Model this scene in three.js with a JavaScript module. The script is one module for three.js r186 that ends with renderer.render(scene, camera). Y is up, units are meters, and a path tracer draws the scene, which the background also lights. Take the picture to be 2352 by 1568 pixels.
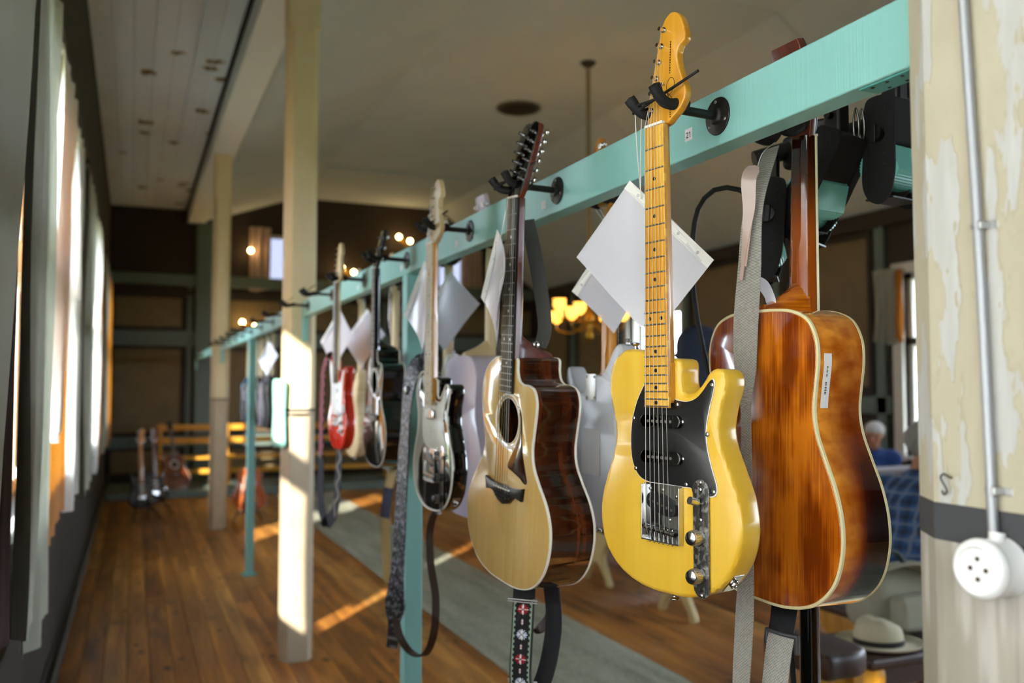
import * as THREE from 'three';
import { RoundedBoxGeometry } from 'three/addons/geometries/RoundedBoxGeometry.js';
import { MarchingCubes } from 'three/addons/objects/MarchingCubes.js';
import { mergeGeometries, toCreasedNormals, mergeVertices } from 'three/addons/utils/BufferGeometryUtils.js';

// ---------- camera, sky, sun, exposure ----------
// Hall frame: X to the right of the camera, Y up, D metres into the hall (three z = -D).
const P = (x, y, d) => new THREE.Vector3(x, y, -d);
const DEG = Math.PI / 180;
const scene = new THREE.Scene();
const camera = new THREE.PerspectiveCamera(42.2, 1.5, 0.05, 200);
camera.rotation.order = 'YXZ';
camera.position.set(0, 1.57, 0);
camera.rotation.set(2.95 * DEG, -23.2 * DEG, 0);
camera.focus = 1.46;
camera.userData.fStop = 3.0;
scene.background = new THREE.Color(0.80, 0.93, 1.10);
scene.backgroundIntensity = 11;
const sun = new THREE.DirectionalLight(new THREE.Color(1.0, 0.93, 0.80), 14);
sun.position.set(-6.2 * 3, 1.2 + 4.7 * 3, 7.8 * 3 - 2);
sun.target.position.set(0, 1.2, -2);
sun.shadow.radius = 2;
sun.shadow.mapSize.set(2048, 2048);
Object.assign(sun.shadow.camera, { left: -12, right: 12, top: 12, bottom: -12, near: 1, far: 60 });
scene.add(sun, sun.target);
const renderer = new THREE.WebGLRenderer({ antialias: true });
renderer.toneMapping = THREE.LinearToneMapping;
renderer.toneMappingExposure = 1.52;
renderer.shadowMap.enabled = true;

// ---------- small helpers ----------
let seed = 7;
const rnd = () => { seed = (seed * 1664525 + 1013904223) >>> 0; return seed / 4294967296; };
const rr = (a, b) => a + (b - a) * rnd();
const lerp = (a, b, t) => a + (b - a) * t, clamp = (x, a = 0, b = 1) => Math.min(b, Math.max(a, x));
const sm = (a, b, x) => { const t = clamp((x - a) / (b - a)); return t * t * (3 - 2 * t); };
const hash = (x, y, s) => { let h = (x * 374761393 + y * 668265263 + s * 2147483647) | 0; h = Math.imul(h ^ (h >>> 13), 1274126177); h ^= h >>> 16; return (h >>> 0) / 4294967296; };
function vn(x, y, s, px = 0, py = 0) { // value noise, periodic when px, py are given
  const x0 = Math.floor(x), y0 = Math.floor(y), fx = x - x0, fy = y - y0, w = (i, p) => (p ? ((i % p) + p) % p : i);
  const u = fx * fx * (3 - 2 * fx), v = fy * fy * (3 - 2 * fy), a = w(x0, px), b = w(x0 + 1, px), c = w(y0, py), d = w(y0 + 1, py);
  return lerp(lerp(hash(a, c, s), hash(b, c, s), u), lerp(hash(a, d, s), hash(b, d, s), u), v);
}
function fbm(u, v, fx, fy, s, oct = 4) { let t = 0, a = 0.5, n = 0; for (let k = 0; k < oct; k++) { t += a * vn(u * fx, v * fy, s + k, fx, fy); n += a; fx *= 2; fy *= 2; a *= 0.5; } return t / n; }
const rgb = (h) => [(h >> 16 & 255) / 255, (h >> 8 & 255) / 255, (h & 255) / 255];
const mix3 = (a, b, t) => [lerp(a[0], b[0], t), lerp(a[1], b[1], t), lerp(a[2], b[2], t)];
function tex(w, h, f, size = [1, 1], srgb = true) { // f(u, v) -> grey or [r, g, b] in 0..1; size = metres covered
  const d = new Uint8Array(w * h * 4);
  for (let j = 0; j < h; j++) for (let i = 0; i < w; i++) {
    const c = f((i + 0.5) / w, (j + 0.5) / h), o = (j * w + i) * 4, a = typeof c === 'number';
    d[o] = clamp(a ? c : c[0]) * 255; d[o + 1] = clamp(a ? c : c[1]) * 255; d[o + 2] = clamp(a ? c : c[2]) * 255; d[o + 3] = 255;
  }
  const t = new THREE.DataTexture(d, w, h, THREE.RGBAFormat);
  t.wrapS = t.wrapT = THREE.RepeatWrapping; t.magFilter = THREE.LinearFilter; t.minFilter = THREE.LinearFilter;
  t.repeat.set(1 / size[0], 1 / size[1]); if (srgb) t.colorSpace = THREE.SRGBColorSpace; t.needsUpdate = true;
  return t;
}
function mat(color, roughness = 0.6, o = {}) {
  const phys = ['clearcoat', 'transmission', 'sheen', 'ior', 'clearcoatRoughness', 'thickness', 'specularIntensity'].some((k) => k in o);
  return new (phys ? THREE.MeshPhysicalMaterial : THREE.MeshStandardMaterial)({ color, roughness, ...o });
}
const counts = {};
function numbered(n) { const k = counts[n] = (counts[n] ?? -1) + 1; return k ? n + '_' + String(k).padStart(3, '0') : n; }
function tag(o, label, category, group, kind) {
  if (label) o.userData.label = label; if (category) o.userData.category = category;
  if (group) o.userData.group = group; if (kind) o.userData.kind = kind; return o;
}
function thing(name, label, category, pos, turn = 0, group) {
  const g = new THREE.Group(); g.name = numbered(name); scene.add(g);
  if (pos) g.position.copy(pos); g.rotation.order = 'YXZ'; g.rotation.y = turn;
  return tag(g, label, category, group);
}
function part(name, geo, m, parent, label) { const o = new THREE.Mesh(Array.isArray(geo) ? merged(geo) : geo, m); o.name = name; parent.add(o); if (label) o.userData.label = label; return o; }
function solo(name, geo, m, label, category, group) { const o = new THREE.Mesh(Array.isArray(geo) ? merged(geo) : geo, m); o.name = numbered(name); scene.add(o); return tag(o, label, category, group); }
function struct(name, geo, m) { const o = geo ? new THREE.Mesh(Array.isArray(geo) ? merged(geo) : geo, m) : new THREE.Group(); o.name = name; scene.add(o); o.userData.kind = 'structure'; return o; }
function copyOf(root, pos, turn, label, group) { const r = root.clone(); r.name = numbered(root.name.replace(/_\d{3}$/, '')); scene.add(r); if (pos) r.position.copy(pos); if (turn !== undefined) r.rotation.y = turn; r.userData = { ...root.userData }; if (label) r.userData.label = label; if (group) r.userData.group = group; return r; }
function merged(list) {
  const a = list.map((g) => { let h = g.index ? g.toNonIndexed() : g.clone(); for (const k of Object.keys(h.attributes)) if (!['position', 'normal', 'uv'].includes(k)) h.deleteAttribute(k); h.morphAttributes = {}; if (!h.attributes.uv) h.setAttribute('uv', new THREE.BufferAttribute(new Float32Array(h.attributes.position.count * 2), 2)); h.clearGroups(); return h; });
  return a.length === 1 ? a[0] : mergeGeometries(a);
}
function uvBox(g, along = 'y', off = [0, 0]) { // box mapping in metres; v runs along the given axis
  g = g.index ? g.toNonIndexed() : g;
  const p = g.attributes.position, n = g.attributes.normal, uv = new Float32Array(p.count * 2), ax = 'xyz';
  for (let i = 0; i < p.count; i++) {
    const q = [p.getX(i), p.getY(i), p.getZ(i)], m = [n.getX(i), n.getY(i), n.getZ(i)].map(Math.abs);
    const k = m.indexOf(Math.max(...m)); const rest = [0, 1, 2].filter((c) => c !== k); let L = ax.indexOf(along);
    if (!rest.includes(L)) L = rest[1]; const A = rest.find((c) => c !== L);
    uv[i * 2] = q[A] + off[0]; uv[i * 2 + 1] = q[L] + off[1];
  }
  g.setAttribute('uv', new THREE.BufferAttribute(uv, 2)); return g;
}
const box = (w, h, d, x = 0, y = 0, z = 0, r = 0, seg = 1) => (r ? new RoundedBoxGeometry(w, h, d, seg, r) : new THREE.BoxGeometry(w, h, d)).translate(x, y, z);
// box by hall extents
function slab(x0, x1, y0, y1, d0, d1, r = 0) { return box(x1 - x0, y1 - y0, d1 - d0, (x0 + x1) / 2, (y0 + y1) / 2, -(d0 + d1) / 2, r, 2); }
function rod(a, b, r, seg = 8, r2 = r) {
  const d = new THREE.Vector3().subVectors(b, a), g = new THREE.CylinderGeometry(r2, r, d.length(), seg);
  g.translate(0, d.length() / 2, 0).applyQuaternion(new THREE.Quaternion().setFromUnitVectors(new THREE.Vector3(0, 1, 0), d.normalize())).translate(a.x, a.y, a.z); return g;
}
const v3 = (x, y, z) => new THREE.Vector3(x, y, z);
const tube = (pts, r, n = 40, rad = 8, closed = false) => new THREE.TubeGeometry(new THREE.CatmullRomCurve3(pts, closed, 'centripetal'), n, r, rad, closed);
const capTube = (pts, r, n = 30, rad = 8) => [tube(pts, r, n, rad), new THREE.SphereGeometry(r, rad, 6).translate(...pts[0].toArray()), new THREE.SphereGeometry(r, rad, 6).translate(...pts[pts.length - 1].toArray())];
const lathe = (pts, seg = 24) => new THREE.LatheGeometry(pts.map(([r, y]) => new THREE.Vector2(r, y)), seg);
const mm = (list) => list.map(([x, y]) => new THREE.Vector2(x / 1000, y / 1000));
function smooth(list, n = 140, closed = true) { // spline through points in mm -> metres
  const c = new THREE.CatmullRomCurve3(list.map(([x, y]) => v3(x / 1000, y / 1000, 0)), closed, 'centripetal');
  const p = c.getSpacedPoints(n).map((q) => new THREE.Vector2(q.x, q.y)); if (closed) p.pop(); return p;
}
function extr(pts, depth, bevel = 0.001, holes = [], seg = 3) { // face at z = 0, back at z = -depth
  const s = new THREE.Shape(pts); for (const h of holes) s.holes.push(new THREE.Path(h));
  const g = new THREE.ExtrudeGeometry(s, bevel ? { depth: depth - 2 * bevel, bevelEnabled: true, bevelThickness: bevel, bevelSize: bevel, bevelOffset: -bevel, bevelSegments: seg, curveSegments: 24 } : { depth, bevelEnabled: false, curveSegments: 24 });
  g.translate(0, 0, -(depth - (bevel || 0))); return toCreasedNormals(g, 0.7);
}
const circ = (x, y, r, n = 40, rx = r) => Array.from({ length: n }, (_, i) => new THREE.Vector2(x + rx * Math.cos(i / n * 2 * Math.PI), y + r * Math.sin(i / n * 2 * Math.PI)));
const rect = (w, h, x = 0, y = 0) => mm([[x - w / 2, y - h / 2], [x + w / 2, y - h / 2], [x + w / 2, y + h / 2], [x - w / 2, y + h / 2]]);
function loft(rings, caps = true) {
  const n = rings[0].length, pos = [], idx = [], uv = [];
  let L = 0; rings.forEach((r, k) => { if (k) L += r[0].distanceTo(rings[k - 1][0]); let s = 0; r.forEach((q, i) => { pos.push(q.x, q.y, q.z); if (i) s += q.distanceTo(r[i - 1]); uv.push(s, L); }); });
  for (let k = 0; k < rings.length - 1; k++) for (let i = 0; i < n; i++) { const a = k * n + i, b = k * n + (i + 1) % n, c = a + n, d = b + n; idx.push(a, b, d, a, d, c); }
  if (caps) for (const [k, f] of [[0, -1], [rings.length - 1, 1]]) { const o = k * n; for (let i = 1; i < n - 1; i++) f > 0 ? idx.push(o, o + i, o + i + 1) : idx.push(o, o + i + 1, o + i); }
  const g = new THREE.BufferGeometry(); g.setAttribute('position', new THREE.Float32BufferAttribute(pos, 3)); g.setAttribute('uv', new THREE.Float32BufferAttribute(uv, 2)); g.setIndex(idx);
  return toCreasedNormals(g, 0.8);
}
// a flat band along a path: pts, across = direction(s) of its width
function ribbon(pts, across, width, thick, n = 60) {
  const c = new THREE.CatmullRomCurve3(pts, false, 'centripetal'), rings = [];
  const dirs = Array.isArray(across) ? new THREE.CatmullRomCurve3(across, false, 'centripetal') : null;
  for (let i = 0; i <= n; i++) {
    const t = i / n, p = c.getPoint(t), T = c.getTangent(t), A = (dirs ? dirs.getPoint(t) : across.clone()); A.addScaledVector(T, -A.dot(T)).normalize();
    const N = new THREE.Vector3().crossVectors(T, A).normalize(), w = (typeof width === 'function' ? width(t) : width) / 2, h = thick / 2;
    rings.push([[-w, -h], [w, -h], [w, h], [-w, h]].map(([a, b]) => p.clone().addScaledVector(A, a).addScaledVector(N, b)));
  }
  const g = loft(rings); // metres: u across, v along
  const uv = g.attributes.uv; for (let i = 0; i < uv.count; i++) { const u = uv.getX(i), w = typeof width === 'function' ? 0.05 : width; uv.setX(i, u > w + thick ? 2 * w + thick - u : u); }
  return g;
}
function sdfMesh(lo, hi, cell, f, sharp = 1) { // marching cubes of f(p) <= 0 inside
  const size = Math.max(hi.x - lo.x, hi.y - lo.y, hi.z - lo.z), res = Math.ceil(size / cell) + 4, half = res / 2;
  const mc = new MarchingCubes(res, new THREE.MeshStandardMaterial(), false, false, 200000), mid = lo.clone().add(hi).multiplyScalar(0.5), k = size / 2 * res / (res - 4), q = v3();
  const c1 = k * 2 / res, put = (x, y, z) => q.set((x - half) / half * k + mid.x, (y - half) / half * k + mid.y, (z - half) / half * k + mid.z);
  for (let z = 0; z < res; z += 4) for (let y = 0; y < res; y += 4) for (let x = 0; x < res; x += 4) { // whole blocks far from the surface get one value
    const d = f(put(x + 1.5, y + 1.5, z + 1.5)), far = Math.abs(d) > c1 * 5;
    for (let c = z; c < Math.min(z + 4, res); c++) for (let b = y; b < Math.min(y + 4, res); b++) for (let a = x; a < Math.min(x + 4, res); a++) mc.field[a + b * res + c * res * res] = far ? -d : -f(put(a, b, c)); }
  mc.isolation = 0; mc.update();
  const n = mc.count, pos = mc.positionArray.slice(0, n * 3); for (let i = 0; i < n; i++) for (let c = 0; c < 3; c++) pos[i * 3 + c] = pos[i * 3 + c] * k + mid.getComponent(c);
  let g = new THREE.BufferGeometry(); g.setAttribute('position', new THREE.BufferAttribute(pos, 3)); g = mergeVertices(g, 1e-5); g.computeVertexNormals(); return g;
}
const capsule = (p, a, b, ra, rb) => { const x = b.x - a.x, y = b.y - a.y, z = b.z - a.z, px = p.x - a.x, py = p.y - a.y, pz = p.z - a.z, t = clamp((px * x + py * y + pz * z) / (x * x + y * y + z * z)); return Math.hypot(px - x * t, py - y * t, pz - z * t) - lerp(ra, rb, t); };
const smin = (a, b, k) => { const h = clamp(0.5 + 0.5 * (b - a) / k); return lerp(b, a, h) - k * h * (1 - h); };
// ---------- materials ----------
const woodTex = (c1, c2, o = {}) => { const { w = 512, h = 1024, fx = 18, fy = 3, s = 1, size = [0.3, 1.2], fine = 0.3, fig = 0 } = o, A = rgb(c1), B = rgb(c2);
  return tex(w, h, (u, v) => { const wob = fbm(u, v, 3, 2, s + 40, 2) * 0.12; const t = fbm((u + wob) % 1, v, fx, fy, s, 4), f = vn(u * 160, v * 10, s + 9, 160, 10), k = fig ? fbm(u, v, 4, 14, s + 77, 3) : 0.5; return mix3(A, B, clamp((t - 0.5) * 2.2 + 0.5 + (f - 0.5) * fine + (k - 0.5) * fig)); }, size); };
const grainBump = tex(256, 512, (u, v) => fbm(u, v, 24, 3, 5, 3), [0.2, 0.8], false);
const floorTex = [0, 1, 2].map((k) => tex(512, 1024, (u, v) => {
  const wob = fbm(u, v, 2, 3, 60 + k, 2) * 0.2; let t = fbm((u + wob) % 1, v, 9, 3, 11 + k * 7, 4); const f = vn(u * 120, v * 14, 31 + k, 120, 14);
  let c = mix3(rgb(0x805826), rgb(0xb88642), clamp((t - 0.5) * 2 + 0.5 + (f - 0.5) * 0.35));
  for (let n = 0; n < 7; n++) { const kx = hash(n, k, 3), ky = hash(n, k, 4), d = Math.hypot((u - kx) * 0.5, (v - ky) * 1.4) / 0.028; if (d < 1) c = mix3(rgb(0x2c1808), c, sm(0.2, 1, d)); }
  return mix3(c, rgb(0x4a3014), sm(0.55, 0.75, fbm(u, v, 4, 4, 90 + k, 4)) * 0.5);
}, [0.5, 2]));
const floorMats = []; for (const [k, c] of [[0, 0xffffff], [1, 0xefe2d2], [2, 0xe0cdb4], [0, 0xd8c2a6], [1, 0xfff1dd], [2, 0xf3dcc0]]) floorMats.push(mat(c, 0.42, { map: floorTex[k], bumpMap: grainBump, bumpScale: 0.0006 }));
const brush = tex(512, 256, (u, v) => 0.5 + (vn(u * 6, v * 60, 3, 6, 60) - 0.5) * 0.5 + (vn(u * 14, v * 120, 4, 14, 120) - 0.5) * 0.3 + (fbm(u, v, 8, 8, 9) - 0.5) * 0.3, [0.9, 0.12], false);
const M = {
  teal: mat(0x86bdb6, 0.42, { bumpMap: brush, bumpScale: 0.0005 }),
  tealDark: mat(0x4f9a92, 0.45),
  black: mat(0x0c0c0d, 0.45), blackMatte: mat(0x101012, 0.8), rubber: mat(0x0b0b0c, 0.7), foam: mat(0x141416, 0.85),
  chrome: mat(0xc9c9c9, 0.16, { metalness: 1 }), chromeDull: mat(0xb5b2ad, 0.35, { metalness: 1 }), steel: mat(0xaaa9a8, 0.3, { metalness: 1 }), nickel: mat(0x8d8a84, 0.3, { metalness: 1 }),
  white: mat(0xe9e7e3, 0.6), paper: mat(0xe6e4ec, 0.7), ivory: mat(0xe6d9a8, 0.4), bone: mat(0xf1ece0, 0.4),
  stringSteel: mat(0xb8b4ac, 0.3, { metalness: 1 }), stringBronze: mat(0x8a7a5c, 0.35, { metalness: 1 }), whiteString: mat(0xf4f4f2, 0.7),
  blackGloss: mat(0x060607, 0.08, { clearcoat: 1, clearcoatRoughness: 0.04 }),
};
M.sleeve = mat(0xf3f2f6, 0.22, { transmission: 0.55, thickness: 0 });
M.cream = mat(0xffffff, 0.62, { map: tex(256, 512, (u, v) => mix3(rgb(0xcdbd92), rgb(0xdccfa8), fbm(u, v, 5, 9, 21)), [0.6, 1.6]) });
M.greige = mat(0xffffff, 0.68, { map: tex(256, 512, (u, v) => mix3(rgb(0xa2937a), rgb(0xb9ac94), fbm(u, v, 6, 7, 22)), [0.6, 1.4]) });
M.bandDark = mat(0x3a3a3c, 0.7);
M.plaster = mat(0xffffff, 0.9, { map: tex(512, 512, (u, v) => mix3(rgb(0x8d8a80), rgb(0xa19d90), fbm(u, v, 6, 6, 51)), [2, 2]) });
M.ceilAisle = mat(0xffffff, 0.75, { map: tex(512, 1024, (u, v) => { let c = mix3(rgb(0xd0dde6), rgb(0xe2ebf0), fbm(u, v, 4, 8, 61)); for (let n = 0; n < 11; n++) { const d = Math.hypot((u - hash(n, 1, 6)) * 1.3, (v - hash(n, 2, 6)) * 5) / (0.05 + 0.06 * hash(n, 3, 6)) + (fbm(u, v, 30, 60, 62, 2) - 0.5) * 0.9; c = mix3(rgb(0x6e5a34), c, sm(0.55, 1, d)); } return c; }, [1.3, 5]) });
M.ceilNave = mat(0xffffff, 0.85, { map: tex(512, 512, (u, v) => mix3(rgb(0xa5b2bb), rgb(0xb2bec6), fbm(u, v, 5, 5, 63)), [3, 3]) });
M.beam = mat(0xd6dad8, 0.7);
M.wallDark = mat(0x211f1b, 0.85); M.wallBrown = mat(0x2e241d, 0.8); M.panelOlive = mat(0xffffff, 0.7, { map: tex(256, 256, (u, v) => mix3(rgb(0x63553a), rgb(0x776644), fbm(u, v, 5, 5, 64)), [1.2, 1.2]) });
M.trimGreen = mat(0x5b6a62, 0.6); M.trimDark = mat(0x251d18, 0.7); M.panelCream = mat(0x8e8160, 0.7);
M.skirt = mat(0x2f2d2a, 0.6); M.winFrame = mat(0xc9c4b8, 0.55); M.glass = mat(0xffffff, 0.02, { transmission: 1, thickness: 0, ior: 1.4 });
M.rug = mat(0xffffff, 1, { map: tex(512, 512, (u, v) => { const w = vn(u * 90, v * 30, 71, 90, 30), b = vn(u * 14, v * 2, 72, 14, 2); return mix3(rgb(0x6d7160), rgb(0x9c9c8c), clamp(w * 0.5 + b * 0.5)); }, [0.83, 1.2]), bumpMap: tex(256, 256, (u, v) => vn(u * 60, v * 60, 8, 60, 60), [0.3, 0.3], false), bumpScale: 0.003 });
const cloth = tex(256, 256, (u, v) => 0.5 + 0.25 * Math.sin(u * 256 * Math.PI / 2) + 0.25 * Math.sin(v * 256 * Math.PI / 2), [0.08, 0.08], false);
const curtain = (c, tr) => mat(c, 1, { transmission: tr, thickness: 0, side: THREE.DoubleSide, bumpMap: cloth, bumpScale: 0.0004 });
M.curtCream = curtain(0xdedbd4, 0.45); M.curtGold = curtain(0xba7410, 0.28); M.curtGrey = curtain(0x9c998a, 0.1); M.curtWine = curtain(0x2a100e, 0.04); M.curtSage = curtain(0x9c9c8a, 0.2);
// guitar finishes
M.butter = mat(0xffffff, 0.3, { clearcoat: 0.5, clearcoatRoughness: 0.15, map: woodTex(0xe2ae2c, 0xecc044, { s: 3, fx: 10, fy: 2, fine: 0.15, size: [0.35, 1] }) });
M.maple = mat(0xffffff, 0.3, { clearcoat: 0.5, clearcoatRoughness: 0.12, map: woodTex(0xc9861a, 0xdd9f2e, { s: 4, fx: 8, fy: 2, fine: 0.5, size: [0.12, 0.7] }) });
M.mapleBoard = mat(0xffffff, 0.32, { map: woodTex(0xd08e22, 0xf0ba44, { s: 5, fx: 10, fy: 2, fine: 0.6, size: [0.09, 0.5] }), clearcoat: 0.4, clearcoatRoughness: 0.2 });
M.mapleGold = mat(0xffffff, 0.3, { map: woodTex(0xb06c14, 0xcf8a22, { s: 15, fx: 8, fy: 2, size: [0.12, 0.7] }), clearcoat: 0.6, clearcoatRoughness: 0.1 });
M.maplePale = mat(0xffffff, 0.4, { map: woodTex(0xc9b083, 0xdcc79c, { s: 6, fx: 8, fy: 2, size: [0.12, 0.7] }) });
M.rosewoodBoard = mat(0x2b1c15, 0.45); M.ebony = mat(0x17120f, 0.35);
M.spruce = mat(0xffffff, 0.16, { clearcoat: 1, clearcoatRoughness: 0.04, map: tex(512, 512, (u, v) => { const g = 0.5 + 0.5 * Math.sin((u * 56 + fbm(u, v, 6, 2, 81, 2) * 3) * 2 * Math.PI); return mix3(rgb(0xd9b878), rgb(0xc49a55), g * 0.35 + 0.5 * fbm(u, v, 20, 2, 82) + 0.1 * vn(u * 40, v * 120, 83, 40, 120)); }, [0.2, 0.6]) });
M.rosewood = mat(0xffffff, 0.08, { clearcoat: 1, clearcoatRoughness: 0.03, map: woodTex(0x1d0e09, 0x5a2812, { s: 7, fx: 3, fy: 12, w: 1024, h: 512, fine: 0.25, size: [0.9, 0.14], fig: 0.3 }) });
M.mahoganyNeck = mat(0xffffff, 0.35, { map: woodTex(0x4e1d10, 0x6d2e18, { s: 8, size: [0.2, 0.8] }), clearcoat: 0.4, clearcoatRoughness: 0.2 });
M.burstBack = mat(0xffffff, 0.14, { clearcoat: 1, clearcoatRoughness: 0.05, map: woodTex(0x7c3004, 0xd67816, { s: 9, fx: 9, fy: 5, fine: 0.5, size: [0.32, 0.7], fig: 0.75, w: 1024 }) });
M.burstSide = mat(0xffffff, 0.12, { clearcoat: 1, clearcoatRoughness: 0.05, map: tex(1024, 128, (u, v) => { // u: once round the body from the bottom, v: depth
  const g = fbm(u, v, 90, 3, 101, 4) * 0.6 + fbm(u, v, 24, 5, 102, 3) * 0.4; let c = mix3(rgb(0xbe5f0e), rgb(0xffa636), clamp((g - 0.5) * 2.6 + 0.55));
  const low = Math.min(u, 1 - u); const d = sm(0.46, 0.10, low) * sm(1.05, 0.2, v) * 1.1 + sm(0.10, 0.02, low); c = mix3(c, rgb(0x5a1204), clamp(d * 1.3)); return mix3(c, rgb(0x120605), sm(0.45, 1.0, d)); }, [1, 1]) });
M.burstNeck = mat(0xffffff, 0.12, { clearcoat: 1, clearcoatRoughness: 0.05, map: tex(64, 512, (u, v) => { const g = fbm(u, v, 6, 4, 103); return mix3(mix3(rgb(0x2a0e06), rgb(0x9a4a10), sm(0.80, 0.30, v)), rgb(0xb4601a), (g - 0.3) * sm(0.7, 0.2, v)); }, [0.12, 0.40]) });
M.red = mat(0xd0240f, 0.18, { clearcoat: 0.8, clearcoatRoughness: 0.08 }); M.redDark = mat(0x6a0d14, 0.2, { clearcoat: 0.8, clearcoatRoughness: 0.08 });
M.whiteGloss = mat(0xd2d3d8, 0.38, { clearcoat: 0.25, clearcoatRoughness: 0.2 }); M.lilac = mat(0xb9aebc, 0.35, { clearcoat: 0.3 });
M.blue = mat(0x27506e, 0.25, { clearcoat: 0.6 }); M.silver = mat(0x8d8896, 0.3, { clearcoat: 0.4 }); M.gold = mat(0xc98f2c, 0.25, { clearcoat: 0.6 }); M.brownTop = mat(0x5e2c0e, 0.3, { clearcoat: 0.5 }); M.orange = mat(0xb85a10, 0.25, { clearcoat: 0.6 });
M.guard = mat(0x1a1a1b, 0.22, { clearcoat: 0.6, clearcoatRoughness: 0.3 }); M.guardEdge = mat(0xe8e0dc, 0.4);
M.pearl = mat(0xffffff, 0.5, { clearcoat: 0.1, map: tex(128, 128, (u, v) => mix3(rgb(0xd2cdbd), rgb(0xeae6da), fbm(u, v, 5, 5, 111)), [0.08, 0.08]) });
M.tort = mat(0x3a1c10, 0.1, { clearcoat: 1, transmission: 0.25, thickness: 0 });
// straps
const weave = tex(64, 64, (u, v) => (Math.floor(u * 16) + Math.floor(v * 16)) % 2 ? 0.7 : 0.35, [0.03, 0.03], false);
M.webGrey = mat(0xffffff, 0.95, { map: tex(64, 128, (u, v) => mix3(rgb(0x86837c), rgb(0xbab5aa), ((Math.floor(u * 16) + Math.floor(v * 32)) % 2) * 0.5 + 0.4 * vn(u * 16, v * 32, 5, 16, 32)), [0.04, 0.08]), bumpMap: weave, bumpScale: 0.0008 });
M.webBlack = mat(0x15151a, 0.85, { bumpMap: weave, bumpScale: 0.0005 });
M.leather = mat(0x2f1c10, 0.5); M.leatherTan = mat(0x8a7442, 0.6); M.suede = mat(0x4a3a26, 0.9);
M.embossed = mat(0xffffff, 0.38, { map: tex(128, 256, (u, v) => mix3(rgb(0x34343a), rgb(0x8a8a92), sm(0.5, 0.7, fbm(u, v, 8, 16, 121, 3))), [0.07, 0.14]), bumpMap: tex(128, 256, (u, v) => sm(0.4, 0.65, fbm(u, v, 8, 16, 121, 3)), [0.07, 0.14], false), bumpScale: 0.002 });
M.jacquard = mat(0xffffff, 0.9, { map: tex(128, 512, (u, v) => { // woven band: red rosette, small diamond, pale rosette, small diamond
  const q = (x, n) => Math.floor(x * n) / n; const x = q(u, 34) - 0.5, t = (v * 2) % 1; const y = q(t, 70); let c = rgb(0x17171c);
  const e = Math.abs(x); if (e > 0.40) c = rgb(0x8fa58f); if (e > 0.34 && e < 0.41) c = (Math.floor(t * 18) % 2) ? rgb(0x8fa58f) : rgb(0x17171c); if (e > 0.47) c = rgb(0x2c2c30);
  const ros = (cy, a, b) => { const dy = (y - cy) * 2.6, r = Math.hypot(x, dy); if (r < 0.27) { c = a; if (Math.abs(x) < 0.03 || Math.abs(dy) < 0.03) c = rgb(0xe8e4e2); if (Math.abs(Math.abs(x) - Math.abs(dy)) < 0.035) c = b; if (r > 0.22 && (Math.floor((Math.atan2(x, dy) + 4) * 4) % 2)) c = rgb(0x17171c); } };
  ros(0.2, rgb(0xb01a2c), rgb(0x571019)); ros(0.7, rgb(0xb7c0d4), rgb(0x6d7488));
  for (const cy of [0.45, 0.95]) { const d = Math.abs(x) + Math.abs(y - cy) * 2.6; if (d < 0.14) c = d < 0.06 ? rgb(0xcfa8a8) : (Math.floor(d * 60) % 2 ? rgb(0xd8d4d2) : rgb(0x17171c)); }
  return c; }, [0.05, 0.21]) });
M.pinkStrap = mat(0xffffff, 0.8, { map: tex(64, 256, (u, v) => { const a = Math.sin(v * 2 * Math.PI * 4) * 0.3 + 0.5; return Math.abs(u - a) < 0.16 || Math.abs(u - 1 + a) < 0.1 ? rgb(0x9a5058) : rgb(0x141216); }, [0.05, 0.3]) });
M.greyPattern = mat(0xffffff, 0.8, { map: tex(64, 256, (u, v) => { const a = Math.sin(v * 2 * Math.PI * 4) * 0.3 + 0.5; return Math.abs(u - a) < 0.14 ? rgb(0x6a6458) : rgb(0x121214); }, [0.05, 0.3]) });
// furniture, people
M.ochre = mat(0xffffff, 0.5, { map: woodTex(0xa87418, 0xc08c28, { s: 31, size: [0.4, 1.4] }) });
M.pewDark = mat(0xffffff, 0.45, { map: woodTex(0x2a1810, 0x3e2618, { s: 32, size: [0.4, 1.4] }) });
M.creamWood = mat(0xbfa972, 0.5); M.hat = mat(0xffffff, 0.85, { map: tex(128, 128, (u, v) => mix3(rgb(0xb9ae8c), rgb(0xd6ccb0), (Math.floor(u * 32) + Math.floor(v * 32)) % 2 * 0.4 + vn(u * 32, v * 32, 4, 32, 32) * 0.6), [0.05, 0.05]), bumpMap: weave, bumpScale: 0.0006 });
M.bag = mat(0x98947f, 0.85); M.bagDark = mat(0x25302c, 0.8); M.navy = mat(0x1c2740, 0.7); M.skin = mat(0xb07a5c, 0.6, {}); M.hairGrey = mat(0x8f8a82, 0.9); M.hairDark = mat(0x4a4238, 0.9); M.shirtBlue = mat(0x21407e, 0.85); M.trouser = mat(0x25262c, 0.9);
M.plaid = mat(0xffffff, 0.9, { map: tex(256, 256, (u, v) => { const b = (x) => (x < 0.3 ? 1 : x < 0.36 ? 0.2 : x < 0.42 ? 1 : 0); const s = (b(u) + b(v)) / 2; let c = mix3(rgb(0x3a5f94), rgb(0x28344c), s); if (Math.abs(u - 0.7) < 0.07 || Math.abs(v - 0.7) < 0.07) c = mix3(c, rgb(0xb8a690), 0.5); if (Math.abs(u - 0.7) < 0.012 || Math.abs(v - 0.7) < 0.012) c = rgb(0x5a7cae); return c; }, [0.075, 0.075]) });
M.brass = mat(0x9a7428, 0.35, { metalness: 1 }); M.iron = mat(0x2c241c, 0.6);
M.webWorn = mat(0x4a4a47, 0.95, { bumpMap: weave, bumpScale: 0.0006 });
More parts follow.
